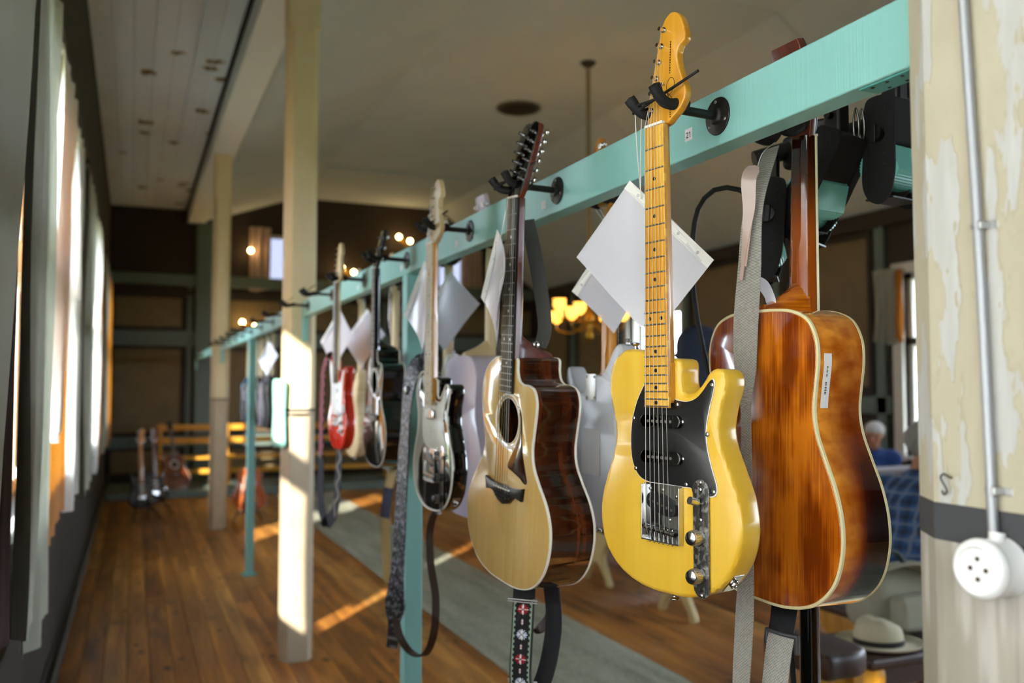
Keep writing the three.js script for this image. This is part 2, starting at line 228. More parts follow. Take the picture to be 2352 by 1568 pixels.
M.paneDimmed = mat(0x85848a, 0.02, { transmission: 1, thickness: 0, ior: 1.4 });  // grey tint put into the glass to dim the sky behind it
const glow = (c, k) => new THREE.MeshStandardMaterial({ color: 0xffe0a0, roughness: 0.5, emissive: new THREE.Color(c), emissiveIntensity: k });
M.bulb = glow(0xffd48a, 22); M.shade = glow(0xffae3a, 2.2);
// ---------- the room ----------
const XL = -0.36, XR = 6.9, D0 = -3.2, D1 = 15, YA = 4.4;
{ // floor: planks running along the hall over a dark subfloor
  struct('subfloor', slab(XL - 0.3, XR + 0.3, -0.25, -0.03, D0 - 0.3, D1 + 0.3), M.wallDark);
  const fl = struct('floor'); const W = 0.121, gap = 0.003, kinds = [];
  for (const L of [5.2, 6.0, 7.0]) for (let k = 0; k < 4; k++) kinds.push([L, uvBox(box(W - gap, 0.03, L - 0.004, 0, -0.015, 0, 0.002, 1), 'z', [k * 0.137, k * 0.61])]);
  const rows = Math.ceil((XR - XL) / W);
  for (let r = 0; r < rows; r++) { const x = XL + W * (r + 0.5); let d = D0 - rr(0, 2);
    while (d < D1) { const [L, g] = kinds[Math.floor(rnd() * kinds.length)]; const o = part('plank', g, floorMats[Math.floor(rnd() * floorMats.length)], fl); o.position.copy(P(x, rr(-0.0008, 0), d + L / 2)); d += L; } }
}
const rug = solo('carpet_runner', uvBox(slab(1.92, 2.76, 0.001, 0.011, -1, 13.3, 0.004), 'z'), M.rug, 'long grey-green woven carpet runner lying along the wooden floor', 'carpet');
const winA = [[-2.0, 1.5], [3.12, 5.6], [7.2, 9.7], [11.4, 13.6]], SILL = 1.12, HEAD = 2.95;  // first window is out of view, sized to light the guitars and near floor
{ // left wall with four tall windows
  const g = []; const X0 = XL - 0.24; let prev = D0 - 0.3;
  for (const [a, b] of winA) { g.push(slab(X0, XL, 0, YA + 0.3, prev, a), slab(X0, XL, 0, SILL, a, b), slab(X0, XL, HEAD, YA + 0.3, a, b)); prev = b; }
  g.push(slab(X0, XL, 0, YA + 0.3, prev, D1 + 0.3)); struct('wall_left', g.map((q) => uvBox(q)), M.wallDark);
  winA.forEach(([a, b], i) => { const w = struct('window_' + (i + 1)); const f = [], X = XL - 0.16, t = 0.055;
    f.push(slab(X, X + 0.06, SILL, SILL + t, a, b), slab(X, X + 0.06, HEAD - t, HEAD, a, b), slab(X, X + 0.06, SILL, HEAD, a, a + t), slab(X, X + 0.06, SILL, HEAD, b - t, b)); part('window_frame', f, M.winFrame, w);
    part('transom', slab(X - 0.01, X + 0.07, 2.05, 2.19, a, b), M.winFrame, w); const md = lerp(a, b, 0.5); part('mullion', slab(X, X + 0.06, SILL, HEAD, md - 0.03, md + 0.03), M.winFrame, w);
    for (const [y0, y1] of [[SILL + t, 2.05], [2.19, HEAD - t]]) for (const [d0, d1] of [[a + t, md - 0.03], [md + 0.03, b - t]]) part('pane', slab(X + 0.028, X + 0.032, y0, y1, d0, d1), M.glass, w);
    part('window_sill', slab(XL - 0.02, XL + 0.03, SILL - 0.035, SILL, a - 0.05, b + 0.05, 0.008), M.winFrame, w); });
  struct('baseboard_left', [slab(XL, XL + 0.025, 0, 0.16, D0, D1, 0.005), rod(P(XL + 0.045, 0.22, D0), P(XL + 0.045, 0.22, D1), 0.014, 8)], M.skirt);
}
{ // aisle ceiling: painted boards with narrow joints
  const c = struct('ceiling'); struct('ceiling_backing', slab(XL - 0.24, 1.1, YA + 0.03, YA + 0.25, D0 - 0.3, D1 + 0.3), M.wallDark);
  const W = 0.158; for (let k = 0; k < 8; k++) for (const [a, b] of [[D0, 2.6], [2.603, 8.9], [8.903, D1]]) part('ceiling_board', uvBox(slab(XL + k * W + 0.0015, XL + (k + 1) * W - 0.0015, YA, YA + 0.025, a, b, 0.003), 'z'), M.ceilAisle, c);
}
struct('ceiling_beam', [uvBox(slab(0.76, 1.03, 4.19, YA + 0.2, D0, D1, 0.01), 'z')], M.beam);
solo('cable', tube([P(0.735, 4.37, D0), P(0.74, 4.375, 5), P(0.735, 4.37, 10), P(0.74, 4.37, D1)], 0.018, 60, 8), M.blackMatte, 'thin dark line running along the left side of the ceiling beam', 'cable');  // thin dark tube drawn as the line beside the beam
{ // nave ceiling: sloping sides and a flat middle, in wide sheets
  const c = struct('ceiling_001'), prof = [[1.03, 4.24], [2.5, 4.75], [5.0, 4.75], [XR, 3.36]];
  for (let k = 0; k < 3; k++) for (let j = 0; j < 6; j++) { const [x0, y0] = prof[k], [x1, y1] = prof[k + 1], L = Math.hypot(x1 - x0, y1 - y0), a = D0 + j * (D1 - D0) / 6 + 0.004, b = D0 + (j + 1) * (D1 - D0) / 6 - 0.004;
    const g = uvBox(box(L + 0.03, 0.06, b - a, 0, 0.03, 0, 0.004, 1), 'z'); const o = part('ceiling_panel', g, M.ceilNave, c); o.position.copy(P((x0 + x1) / 2, (y0 + y1) / 2, (a + b) / 2)); o.rotation.z = Math.atan2(y1 - y0, x1 - x0); }
  struct('roof', slab(0.9, XR + 0.4, 4.86, 5.0, D0 - 0.3, D1 + 0.3), M.wallDark);
  struct('trim_1', [slab(2.5, 5.0, 4.725, 4.752, 12.58, 12.66)].map((g) => uvBox(g)), M.ceilNave);
}
{ // end wall at the far side: dark boarding above, framed panels below
  const w = struct('wall_end'); const g = []; const wins = [[2.02, 2.62], [4.98, 5.5]], wy = [3.2, 4.1];
  let x = XL - 0.24; for (const [a, b] of wins) { g.push(slab(x, a, 0, 5.2, D1, D1 + 0.25), slab(a, b, 0, wy[0], D1, D1 + 0.25), slab(a, b, wy[1], 5.2, D1, D1 + 0.25)); x = b; } g.push(slab(x, XR + 0.3, 0, 5.2, D1, D1 + 0.25));
  part('wall_boarding', g.map((q) => uvBox(q)), M.wallBrown, w);
  wins.forEach(([a, b], i) => { const q = struct('window_' + (5 + i)); part('window_frame', [slab(a, a + 0.05, wy[0], wy[1], D1 + 0.05, D1 + 0.12), slab(b - 0.05, b, wy[0], wy[1], D1 + 0.05, D1 + 0.12), slab(a, b, wy[0], wy[0] + 0.05, D1 + 0.05, D1 + 0.12), slab(a, b, wy[1] - 0.05, wy[1], D1 + 0.05, D1 + 0.12)], M.winFrame, q); part('pane', slab(a + 0.05, b - 0.05, wy[0] + 0.05, wy[1] - 0.05, D1 + 0.08, D1 + 0.085), M.paneDimmed, q); });
  const f = D1 - 0.05; part('cornice', slab(XL, XR, 3.18, 3.36, f - 0.06, D1, 0.01), M.trimGreen, w); part('frieze_rail', slab(XL, XR, 3.03, 3.12, f, D1), M.trimDark, w); part('middle_rail', slab(XL, XR, 2.22, 2.46, f, D1, 0.01), M.trimGreen, w); part('dado_rail', slab(XL, XR, 0.62, 0.8, f, D1, 0.01), M.trimGreen, w); part('skirting', slab(XL, XR, 0, 0.2, f, D1), M.trimDark, w);
  const cols = [[-0.28, 0.7], [1.42, 2.24], [2.64, 3.9], [4.1, 5.0], [5.2, 5.95], [6.12, 6.8]];
  for (const [a, b] of cols) for (const [y0, y1] of [[2.52, 2.98], [0.86, 2.16], [0.24, 0.58]]) { const fr = 0.05; part('panel_frame', [slab(a - fr, b + fr, y1, y1 + fr, D1 - 0.045, D1), slab(a - fr, b + fr, y0 - fr, y0, D1 - 0.045, D1), slab(a - fr, a, y0, y1, D1 - 0.045, D1), slab(b, b + fr, y0, y1, D1 - 0.045, D1)], M.trimDark, w); part('panel', uvBox(slab(a, b, y0, y1, D1 - 0.02, D1, 0.005)), M.panelOlive, w); }
  for (const [a, b] of [[0.78, 0.86], [1.2, 1.36], [2.32, 2.56], [3.98, 4.04], [5.06, 5.14], [6.02, 6.06]]) part('stile', slab(a, b, 0, 3.2, D1 - 0.03, D1, 0.006), M.trimGreen, w);
  part('pilaster', slab(0.9, 1.14, 0, 4.2, D1 - 0.16, D1, 0.02), M.trimGreen, w);
  struct('platform', slab(XL + 0.05, XR, 0, 0.1, 13.45, D1, 0.01), M.trimGreen);
}
{ // right wall
  const w = struct('wall_right'); const wins = [[-2.7, -0.8], [0.5, 2.5], [2.9, 4.9], [5.35, 6.4], [10.2, 11.6]], g = [], y0 = 0.9, y1 = 2.68; let d = D0 - 0.3;  // windows nearer than the visible one are out of view, placed to light floor and nave
  for (const [a, b] of wins) { g.push(slab(XR, XR + 0.25, 0, 5.2, d, a), slab(XR, XR + 0.25, 0, y0, a, b), slab(XR, XR + 0.25, y1, 5.2, a, b)); d = b; } g.push(slab(XR, XR + 0.25, 0, 5.2, d, D1 + 0.3));
  part('wall_boarding', g.map((q) => uvBox(q)), M.wallBrown, w);
  const X = XR - 0.045; part('cornice', slab(X - 0.04, XR, 3.17, 3.34, D0, D1, 0.01), M.trimDark, w); part('dado_rail', slab(X, XR, 1.3, 1.48, 6.55, D1, 0.01), M.trimGreen, w);
  for (const [a, b] of [[6.82, 8.0], [8.4, 9.9], [11.9, 13.2], [13.6, 14.8]]) { part('panel', uvBox(slab(XR - 0.02, XR, 1.58, 3.1, a, b, 0.005)), M.panelOlive, w); part('panel_frame', [slab(X, XR, 1.5, 1.58, a - 0.06, b + 0.06), slab(X, XR, 3.1, 3.16, a - 0.06, b + 0.06), slab(X, XR, 1.58, 3.1, a - 0.06, a), slab(X, XR, 1.58, 3.1, b, b + 0.06)], M.trimDark, w); part('lower_panel', slab(XR - 0.02, XR, 0.3, 1.22, a, b, 0.005), M.wallBrown, w); }
  for (const a of [6.6, 8.15, 10.0, 11.7, 13.35]) part('stile', slab(X, XR, 0, 3.2, a, a + 0.12), M.trimGreen, w);
  wins.forEach(([a, b], i) => { const q = struct('window_' + (7 + i)), t = 0.06, f = []; f.push(slab(XR + 0.05, XR + 0.13, y0, y1, a, a + t), slab(XR + 0.05, XR + 0.13, y0, y1, b - t, b), slab(XR + 0.05, XR + 0.13, y0, y0 + t, a, b), slab(XR + 0.05, XR + 0.13, y1 - t, y1, a, b)); part('window_frame', f, M.winFrame, q); part('transom', slab(XR + 0.04, XR + 0.14, 1.98, 2.05, a, b), M.iron, q);
    part('pane', slab(XR + 0.085, XR + 0.09, 2.05, y1 - t, a + t, b - t), M.glass, q); part('pane', slab(XR + 0.085, XR + 0.09, y0 + t, 1.98, a + t, b - t), M.glass, q); part('window_sill', slab(XR - 0.04, XR + 0.05, y0 - 0.03, y0, a - 0.05, b + 0.05), M.winFrame, q); part('casing', [slab(XR - 0.03, XR, y0 - 0.05, y1 + 0.1, a - 0.12, a), slab(XR - 0.03, XR, y0 - 0.05, y1 + 0.1, b, b + 0.12), slab(XR - 0.03, XR, y1, y1 + 0.1, a, b)], M.winFrame, q); });
  // half blind behind the lower sash of the window in view
  struct('wall_back', uvBox(slab(XL - 0.24, XR + 0.3, 0, 5.2, D0 - 0.25, D0)), M.wallDark);
}
solo('roller_blind', [slab(XR + 0.02, XR + 0.03, 0.98, 1.95, 5.4, 6.2)], mat(0xd8cfb8, 0.9, { transmission: 0.5, thickness: 0 }), 'pale cream blind over the lower half of the window behind the seated man', 'blind');
struct('ground', slab(-40, 60, -0.6, -0.4, -40, 60), mat(0x6b7048, 1));

// ---------- posts ----------
const chamfered = (w, d, c1, c2) => [[-w / 2 + c1, -d / 2], [w / 2 - c1, -d / 2], [w / 2, -d / 2 + c2], [w / 2, d / 2 - c2], [w / 2 - c1, d / 2], [-w / 2 + c1, d / 2], [-w / 2, d / 2 - c2], [-w / 2, -d / 2 + c2]].map(([x, z]) => new THREE.Vector2(x, z));
function prism(pts, y0, y1) { const s = new THREE.Shape(pts); const g = new THREE.ExtrudeGeometry(s, { depth: y1 - y0, bevelEnabled: false }); g.rotateX(-Math.PI / 2).translate(0, y0, 0); return uvBox(toCreasedNormals(g, 0.3)); }
function post(d, label, near) {
  const t = thing('wooden_post', label, 'post', P(0.9, 0, d)); const w = 0.182, dp = near ? 0.26 : 0.19, top = near ? 4.19 : 4.19;
  part('upper_shaft', [prism(chamfered(w, dp, 0.034, 0.05), 1.445, 3.7), prism(chamfered(w, dp, 0.004, 0.004), 3.7, top)], near ? M.peel : M.cream, t);
  part('painted_band', prism(chamfered(w + 0.001, dp + 0.001, 0.034, 0.05), near ? 1.405 : 1.428, 1.445), M.bandDark, t);
  part('lower_shaft', prism(chamfered(w, dp, 0.034, 0.05), 0, near ? 1.405 : 1.428), near ? M.peelLow : M.greige, t); return t;
}
M.peel = mat(0xffffff, 0.7, { map: tex(1024, 2048, (u, v) => { const n = fbm(u, v, 10, 9, 141, 5), col = sm(0.18, 0.1, Math.abs(u - 0.3)) * 0.11 + sm(0.2, 0.05, Math.abs(u - 0.72)) * 0.05; const edge = vn(u * 90, v * 40, 142, 90, 40) * 0.04; const t = sm(0.615, 0.63, n + col + edge); let c = mix3(rgb(0xaba18a), rgb(0xb9af98), fbm(u, v, 6, 12, 143)); if (n + col + edge > 0.600 && n + col + edge < 0.615) c = mix3(c, rgb(0x9c9078), 0.3); return mix3(c, mix3(rgb(0xbebcb8), rgb(0xaeaaa2), fbm(u, v, 40, 16, 144)), t); }, [0.26, 1.0]) });
M.peel.bumpMap = tex(512, 1024, (u, v) => { const n = fbm(u, v, 10, 9, 141, 5), col = sm(0.18, 0.1, Math.abs(u - 0.3)) * 0.11 + sm(0.2, 0.05, Math.abs(u - 0.72)) * 0.05, edge = vn(u * 90, v * 40, 142, 90, 40) * 0.04; const cr = Math.abs(fbm(u, v, 4, 24, 149, 4) - 0.5); return 0.8 - 0.5 * sm(0.6, 0.63, n + col + edge) - 0.5 * sm(0.008, 0.0, cr) * sm(0.5, 0.6, fbm(u, v, 3, 3, 150)); }, [0.26, 1.0], false); M.peel.bumpScale = 0.0012;
M.peelLow = mat(0xffffff, 0.75, { map: tex(512, 1024, (u, v) => { const t = fbm(u, v, 5, 4, 145, 4), s = fbm(u, v, 14, 4, 146, 3); let c = mix3(rgb(0x8d8476), rgb(0xb0a799), t); c = mix3(c, rgb(0xc9c4bc), sm(0.55, 0.7, s) * 0.6); return mix3(c, rgb(0x8f857c), sm(0.62, 0.72, fbm(u, v, 20, 4, 147, 3)) * 0.5); }, [0.3, 0.9]) });
const nearPost = post(0.635, 'large cream post with peeling paint, a pipe and a white socket, nearest at the right', true);
post(5.31, 'cream chamfered post at the far end of the near guitar rail, sunlit in patches', false);
post(10.45, 'cream post with greyish lower part standing farther back beside the dark teal stand', false);
{ // pipe, socket and small fittings on the near post; its left face is X = 0.81
  const F = 0.8095, pipe = thing('conduit_pipe', 'thin grey metal conduit pipe running down the peeling post to the socket', 'pipe', P(F - 0.0065, 1.42, 0.638));
  part('tube', tube([v3(0, 0, 0), v3(0, 0.3, -0.008), v3(0, 0.6, -0.020), v3(0, 1.6, -0.05)], 0.0052, 40, 12), mat(0xa5a5a8, 0.4, { metalness: 0.6 }), pipe);
  for (const y of [0.045, 0.317]) part('pipe_clip', [box(0.013, 0.011, 0.0135, 0.002, y, 0.001 - y * 0.028, 0.003), box(0.003, 0.009, 0.015, 0.007, y, 0.012 - y * 0.028, 0.001)], M.steel, pipe);
  const s = thing('wall_socket', 'round white porcelain socket with four holes mounted on the peeling post', 'socket', P(F, 1.39, 0.633), -90 * DEG); s.scale.setScalar(0.745);
  part('socket_body', [lathe([[0, 0], [0.040, 0], [0.0405, 0.004], [0.037, 0.008], [0.037, 0.03], [0.0375, 0.034]], 40).rotateX(Math.PI / 2)], mat(0xe9e7e4, 0.3, { clearcoat: 0.4 }), s);
  part('socket_cap', [lathe([[0.037, 0.032], [0.0395, 0.036], [0.0405, 0.042], [0.039, 0.049], [0.034, 0.0535], [0.030, 0.0535], [0.0285, 0.050], [0.0275, 0.0485], [0.026, 0.0485], [0.0, 0.0495]], 48).rotateX(Math.PI / 2)], mat(0xefedea, 0.25, { clearcoat: 0.5 }), s);
  for (const [x, y] of [[-0.011, 0], [0.0125, 0], [0, 0.0135], [0, -0.0135]]) part('socket_hole', new THREE.CylinderGeometry(0.0033, 0.0033, 0.002, 14).rotateX(Math.PI / 2).translate(x, y, 0.0492), mat(0x3a2418, 0.8), s);
  part('cable_entry', rod(v3(0, 0.034, 0.012), v3(0, 0.046, 0.010), 0.0105, 14), mat(0xe2e0dc, 0.4), s);
  const hook = solo('wall_hook', [...capTube([P(F - 0.001, 1.473, 0.691), P(F - 0.006, 1.475, 0.692), P(F - 0.007, 1.477, 0.696), P(F - 0.007, 1.473, 0.700), P(F - 0.007, 1.466, 0.696), P(F - 0.007, 1.459, 0.692), P(F - 0.007, 1.455, 0.696), P(F - 0.005, 1.458, 0.700)], 0.0011, 24, 6)], M.iron, 'tiny dark S-shaped wire hook on the post left of the pipe', 'hook');
}
// ---------- rails, stands, hangers ----------
const RX = 0.9, RY0 = 1.977, RY1 = 2.072, RT = 0.045;
const rail1 = thing('guitar_rail', 'long teal painted wooden rail carrying the nearest row of guitars', 'rail', P(RX + RT / 2, RY0, 0.79));
part('beam', uvBox(box(RT, RY1 - RY0, 4.42, 0, (RY1 - RY0) / 2, -2.21, 0.003, 2), 'z'), M.teal, rail1);
part('cleat', box(0.03, 0.16, 0.04, -0.008, -0.06, -4.4, 0.003), M.teal, rail1);
{ // screw plate under the near end and its screw heads
  part('fixing_plate', box(0.035, 0.002, 0.085, 0, -0.0015, -0.075, 0.0005), M.tealDark, rail1);
  for (const [x, z] of [[-0.010, -0.05], [0.01, -0.06], [-0.01, -0.075], [0.01, -0.09], [-0.01, -0.1]]) part('screw', new THREE.SphereGeometry(0.0028, 10, 6).scale(1, 0.5, 1).translate(x, -0.0028, z), M.black, rail1);
}
const digits = (() => { const c = document.createElement('canvas'); c.width = 128; c.height = 128; const x = c.getContext('2d'); x.fillStyle = '#d9d3d8'; x.fillRect(0, 0, 128, 128); x.fillStyle = '#2c2a30'; x.font = 'bold 84px sans-serif'; x.textAlign = 'center'; x.textBaseline = 'middle'; x.fillText('21', 64, 68); const t = new THREE.CanvasTexture(c); t.colorSpace = THREE.SRGBColorSpace; return t; })();
{ const st = new THREE.Mesh(box(0.0006, 0.022, 0.0215, -RT / 2 - 0.0005, 0.041, -(1.302 - 0.79)), [M.white, mat(0xffffff, 0.6, { map: digits }), M.white, M.white, M.white, M.white]); st.name = 'number_sticker'; rail1.add(st); st.userData.label = 'small white sticker reading 21';
  for (const [d, y] of [[1.905, 0.03], [2.525, 0.03], [3.13, 0.03], [3.81, 0.028]]) part('number_sticker', box(0.0006, 0.02, 0.02, -RT / 2 - 0.0005, y, -(d - 0.79)), M.white, rail1); }
const rail2 = thing('guitar_rail', 'farther teal rail with empty hooks reaching to the back post', 'rail', P(RX + RT / 2, RY0, 5.42));
part('beam', uvBox(box(RT, RY1 - RY0, 4.93, 0, (RY1 - RY0) / 2, -2.465, 0.003, 2), 'z'), M.teal, rail2); part('cleat', box(0.03, 0.16, 0.04, -0.008, -0.06, -4.9, 0.003), M.teal, rail2);
function stand(d, label) { const t = thing('rail_stand', label, 'stand', P(RX + 0.032, 0, d)); part('pole', box(0.062, RY0, 0.062, 0, RY0 / 2, 0, 0.004, 2), M.teal, t); part('foot_plate', [box(0.12, 0.008, 0.12, 0, 0.004, 0, 0.002), ...[[1, 1], [1, -1], [-1, 1], [-1, -1]].map(([a, b]) => rod(v3(a * 0.045, 0.007, b * 0.045), v3(a * 0.045, 0.013, b * 0.045), 0.007, 6))], M.tealDark, t); return t; }
stand(3.09, 'square teal stand under the near rail behind the black leather strap'); stand(7.77, 'slim teal stand under the farther rail left of the sunlit post');

// hanger: flange on the rail face, origin at the flange centre, pointing along local -X
function makeHanger(label, group, ring = M.black) {
  const t = thing('guitar_hanger', label, 'hanger', null, 0, group);
  part('flange', [lathe([[0, 0], [0.031, 0], [0.0322, 0.0012], [0.031, 0.004], [0.016, 0.0055], [0.0135, 0.010], [0.0105, 0.012], [0, 0.012]], 36).rotateZ(Math.PI / 2)], ring, t);
  for (let k = 0; k < 3; k++) { const a = (95 + k * 120) * DEG; part('screw', new THREE.SphereGeometry(0.0032, 12, 8).scale(0.5, 1, 1).translate(-0.0046, Math.sin(a) * 0.0245, Math.cos(a) * 0.0245), M.steel, t, 'bright screw head'); }
  part('arm', [rod(v3(-0.01, 0, 0), v3(-0.085, 0.002, 0), 0.0075, 14)], M.black, t);
  part('yoke', [box(0.02, 0.022, 0.03, -0.085, 0.002, 0, 0.006, 3)], M.black, t);
  for (const s of [1, -1]) { const z = 0.0315 * s;
    part('prong', capTube([v3(-0.083, 0.002, s * 0.012), v3(-0.085, 0.003, s * 0.026), v3(-0.097, 0.001, z), v3(-0.115, -0.003, z), v3(-0.129, -0.001, z * 1.04), v3(-0.140, 0.007, z * 1.1), v3(-0.147, 0.016, z * 1.16)], 0.0092, 34, 12), M.foam, t);
    part('end_cap', [rod(v3(-0.1445, 0.0125, z * 1.14), v3(-0.151, 0.0215, z * 1.2), 0.0098, 14)], M.rubber, t); }
  return t;
}
const HY = 2.026;
const h0 = makeHanger('black padded guitar hanger holding the yellow guitar beside the 21 sticker'); h0.position.copy(P(RX, HY, 1.215));
part('locking_bar', [rod(v3(-0.135, 0.004, 0.040), v3(-0.143, 0.010, -0.040), 0.0022, 8), rod(v3(-0.10, 0.036, 0.085), v3(-0.143, -0.002, -0.040), 0.0024, 8)], M.rubber, h0, 'thin black locking rods');
const hang = (d, label, group) => copyOf(h0, P(RX, HY, d), 0, label, group);
hang(1.83, 'black guitar hanger holding the natural twelve-string acoustic'); hang(2.41, 'black guitar hanger holding the black electric with cream plate'); hang(3.06, 'black guitar hanger holding the small black acoustic');
hang(3.70, 'black guitar hanger holding the red electric guitar'); hang(4.36, 'empty black guitar hanger just right of the sunlit post'); hang(5.0, 'empty black guitar hanger overlapping the sunlit post at the rail end');
for (let k = 0; k < 8; k++) hang(5.75 + 0.6 * k, 'empty black guitar hook on the farther rail', 'empty hooks on the farther rail');

// ---------- guitars ----------
// local frame: origin at the bottom of the body, y up the neck, z out of the face (face at z = 0), x to the viewer's right
const TELE = [[0, 0], [60, 5], [112, 27], [146, 66], [160, 115], [154, 162], [137, 203], [120, 242], [116, 268], [122, 298], [131, 322], [134, 340], [128, 353], [114, 358], [100, 353], [89, 340], [75, 327], [58, 319], [45, 323], [40, 336], [40, 358], [38, 371], [30, 375], [0, 377], [-28, 380], [-58, 392], [-93, 393], [-121, 376], [-133, 346], [-131, 310], [-121, 277], [-118, 250], [-125, 215], [-145, 172], [-158, 130], [-158, 93], [-143, 53], [-108, 22], [-58, 4]];
const STRAT = [[0, 0], [70, 8], [120, 36], [150, 80], [158, 125], [146, 175], [124, 220], [112, 255], [114, 290], [128, 330], [135, 362], [128, 384], [112, 382], [92, 352], [66, 326], [44, 322], [34, 340], [32, 362], [0, 364], [-32, 364], [-46, 366], [-72, 386], [-104, 424], [-128, 436], [-141, 420], [-140, 380], [-126, 330], [-112, 285], [-112, 245], [-128, 205], [-150, 160], [-160, 115], [-148, 68], [-115, 28], [-65, 6]];
const GA = [[0, 0], [80, 5], [140, 26], [182, 67], [202, 122], [200, 168], [180, 208], [146, 246], [121, 280], [114, 312], [119, 352], [126, 392], [125, 420], [112, 442], [88, 450], [58, 451], [42, 459], [34, 478], [31, 504], [0, 508], [-30, 508], [-76, 503], [-115, 481], [-138, 444], [-142, 405], [-131, 352], [-119, 308], [-124, 276], [-150, 242], [-183, 202], [-203, 160], [-203, 115], [-182, 64], [-140, 25], [-80, 5]];
const DREAD = (() => { const h = [[0, 0], [75, 4], [138, 24], [180, 64], [198, 118], [197, 165], [184, 212], [162, 258], [143, 300], [137, 335], [141, 375], [146, 415], [142, 452], [122, 484], [86, 500], [40, 505]]; return [...h, [0, 505.5], ...h.slice(1).reverse().map(([x, y]) => [-x, y])]; })();
const HEAD6 = [[-21, 0], [-25, 14], [-24, 36], [-14, 78], [-3, 120], [8, 158], [17, 173], [32, 180], [48, 172], [58, 152], [62, 134], [61, 127], [56, 123], [49, 120], [45, 113], [44, 105], [46, 92], [53, 70], [61, 50], [61, 36], [50, 19], [29, 5], [21, 0]];
const HEADT = [[-21, 0], [-26, 10], [-27, 30], [-20, 80], [-12, 130], [-4, 170], [6, 180], [18, 178], [24, 166], [22, 150], [16, 128], [20, 90], [26, 50], [24, 22], [21, 0]];
function neckGeo(y0, y1, w0, w1, zt, d0, d1, heelTo) { // D-shaped bar, flat on top
  const rings = [], n = 14; for (let k = 0; k <= n; k++) { const t = k / n, y = lerp(y0, y1, t), w = lerp(w0, w1, t) / 2, d = lerp(d0, d1, t), r = []; for (let i = 0; i <= 16; i++) { const a = Math.PI * i / 16; r.push(v3(w * Math.cos(a), y, zt - d * Math.pow(Math.sin(a), 0.8))); } rings.push(r); }
  return loft(rings);
}
const fretY = (sad, L, i) => sad + L * Math.pow(2, -i / 12);
function fretboard(t, o) { // o: saddle y, scale, top z, end y, frets, widths, materials
  const { sad, L, z, end, n, w0, w1, m, fm, dots, dotMat, every = 1 } = o, nut = sad + L, wAt = (y) => lerp(w1, w0, (y - end) / (nut - end));
  const pts = [[-w0 / 2, nut], [-w1 / 2, end], [w1 / 2, end], [w0 / 2, nut]].map(([x, y]) => new THREE.Vector2(x, y));
  const fb = part('fretboard', extr(pts, 0.006, 0.0012), m, t); fb.position.z = z;
  for (let i = 1; i <= n; i += every) { const y = fretY(sad, L, i), w = wAt(y); part('fret', rod(v3(-w / 2 + 0.0008, y, z + 0.0003), v3(w / 2 - 0.0008, y, z + 0.0003), 0.0013, 8), fm, fb).position.z = -z; }
  for (const i of dots) { const y = (fretY(sad, L, i) + fretY(sad, L, i - 1)) / 2; for (const x of i % 12 ? [0] : [-0.013, 0.013]) part('fret_marker', new THREE.CylinderGeometry(0.0032, 0.0032, 0.0006, 16).rotateX(Math.PI / 2).translate(x, y, 0.0003), dotMat, fb); }
  part('nut', box(w0, 0.0045, 0.008, 0, nut + 0.002, z - 0.001, 0.001), M.bone, t); return nut;
}
function tuner(hs, x, y, z, dir, m = M.chrome, reach = 0.028) { // post with bushing on the face, button beyond the edge
  const t = part('tuner', [rod(v3(x, y, z), v3(x, y, z + 0.003), 0.0048, 12), rod(v3(x, y, z + 0.003), v3(x, y, z + 0.0125), 0.003, 10), rod(v3(x, y, z + 0.0105), v3(x, y, z + 0.0125), 0.0036, 10), box(0.012, 0.014, 0.008, x + dir * 0.002, y, z - 0.018, 0.002), rod(v3(x, y, z - 0.018), v3(x + dir * reach * 0.72, y, z - 0.018), 0.002, 8), new THREE.SphereGeometry(0.0075, 12, 8).scale(0.8, 1, 0.6).translate(x + dir * reach, y, z - 0.018)], m, hs); return t;
}
const strapButton = (t, p, dir, m = M.chrome) => { const g = lathe([[0, 0], [0.006, 0], [0.0045, 0.003], [0.0035, 0.007], [0.005, 0.009], [0.0075, 0.0105], [0.0075, 0.0125], [0.004, 0.0138], [0, 0.014]], 20); g.applyQuaternion(new THREE.Quaternion().setFromUnitVectors(v3(0, 1, 0), dir.clone().normalize())).translate(p.x, p.y, p.z); return part('strap_button', g, m, t); };
const pane = (pts, th, z, b = 0.0006, holes = []) => extr(pts, th, b, holes).translate(0, 0, z);

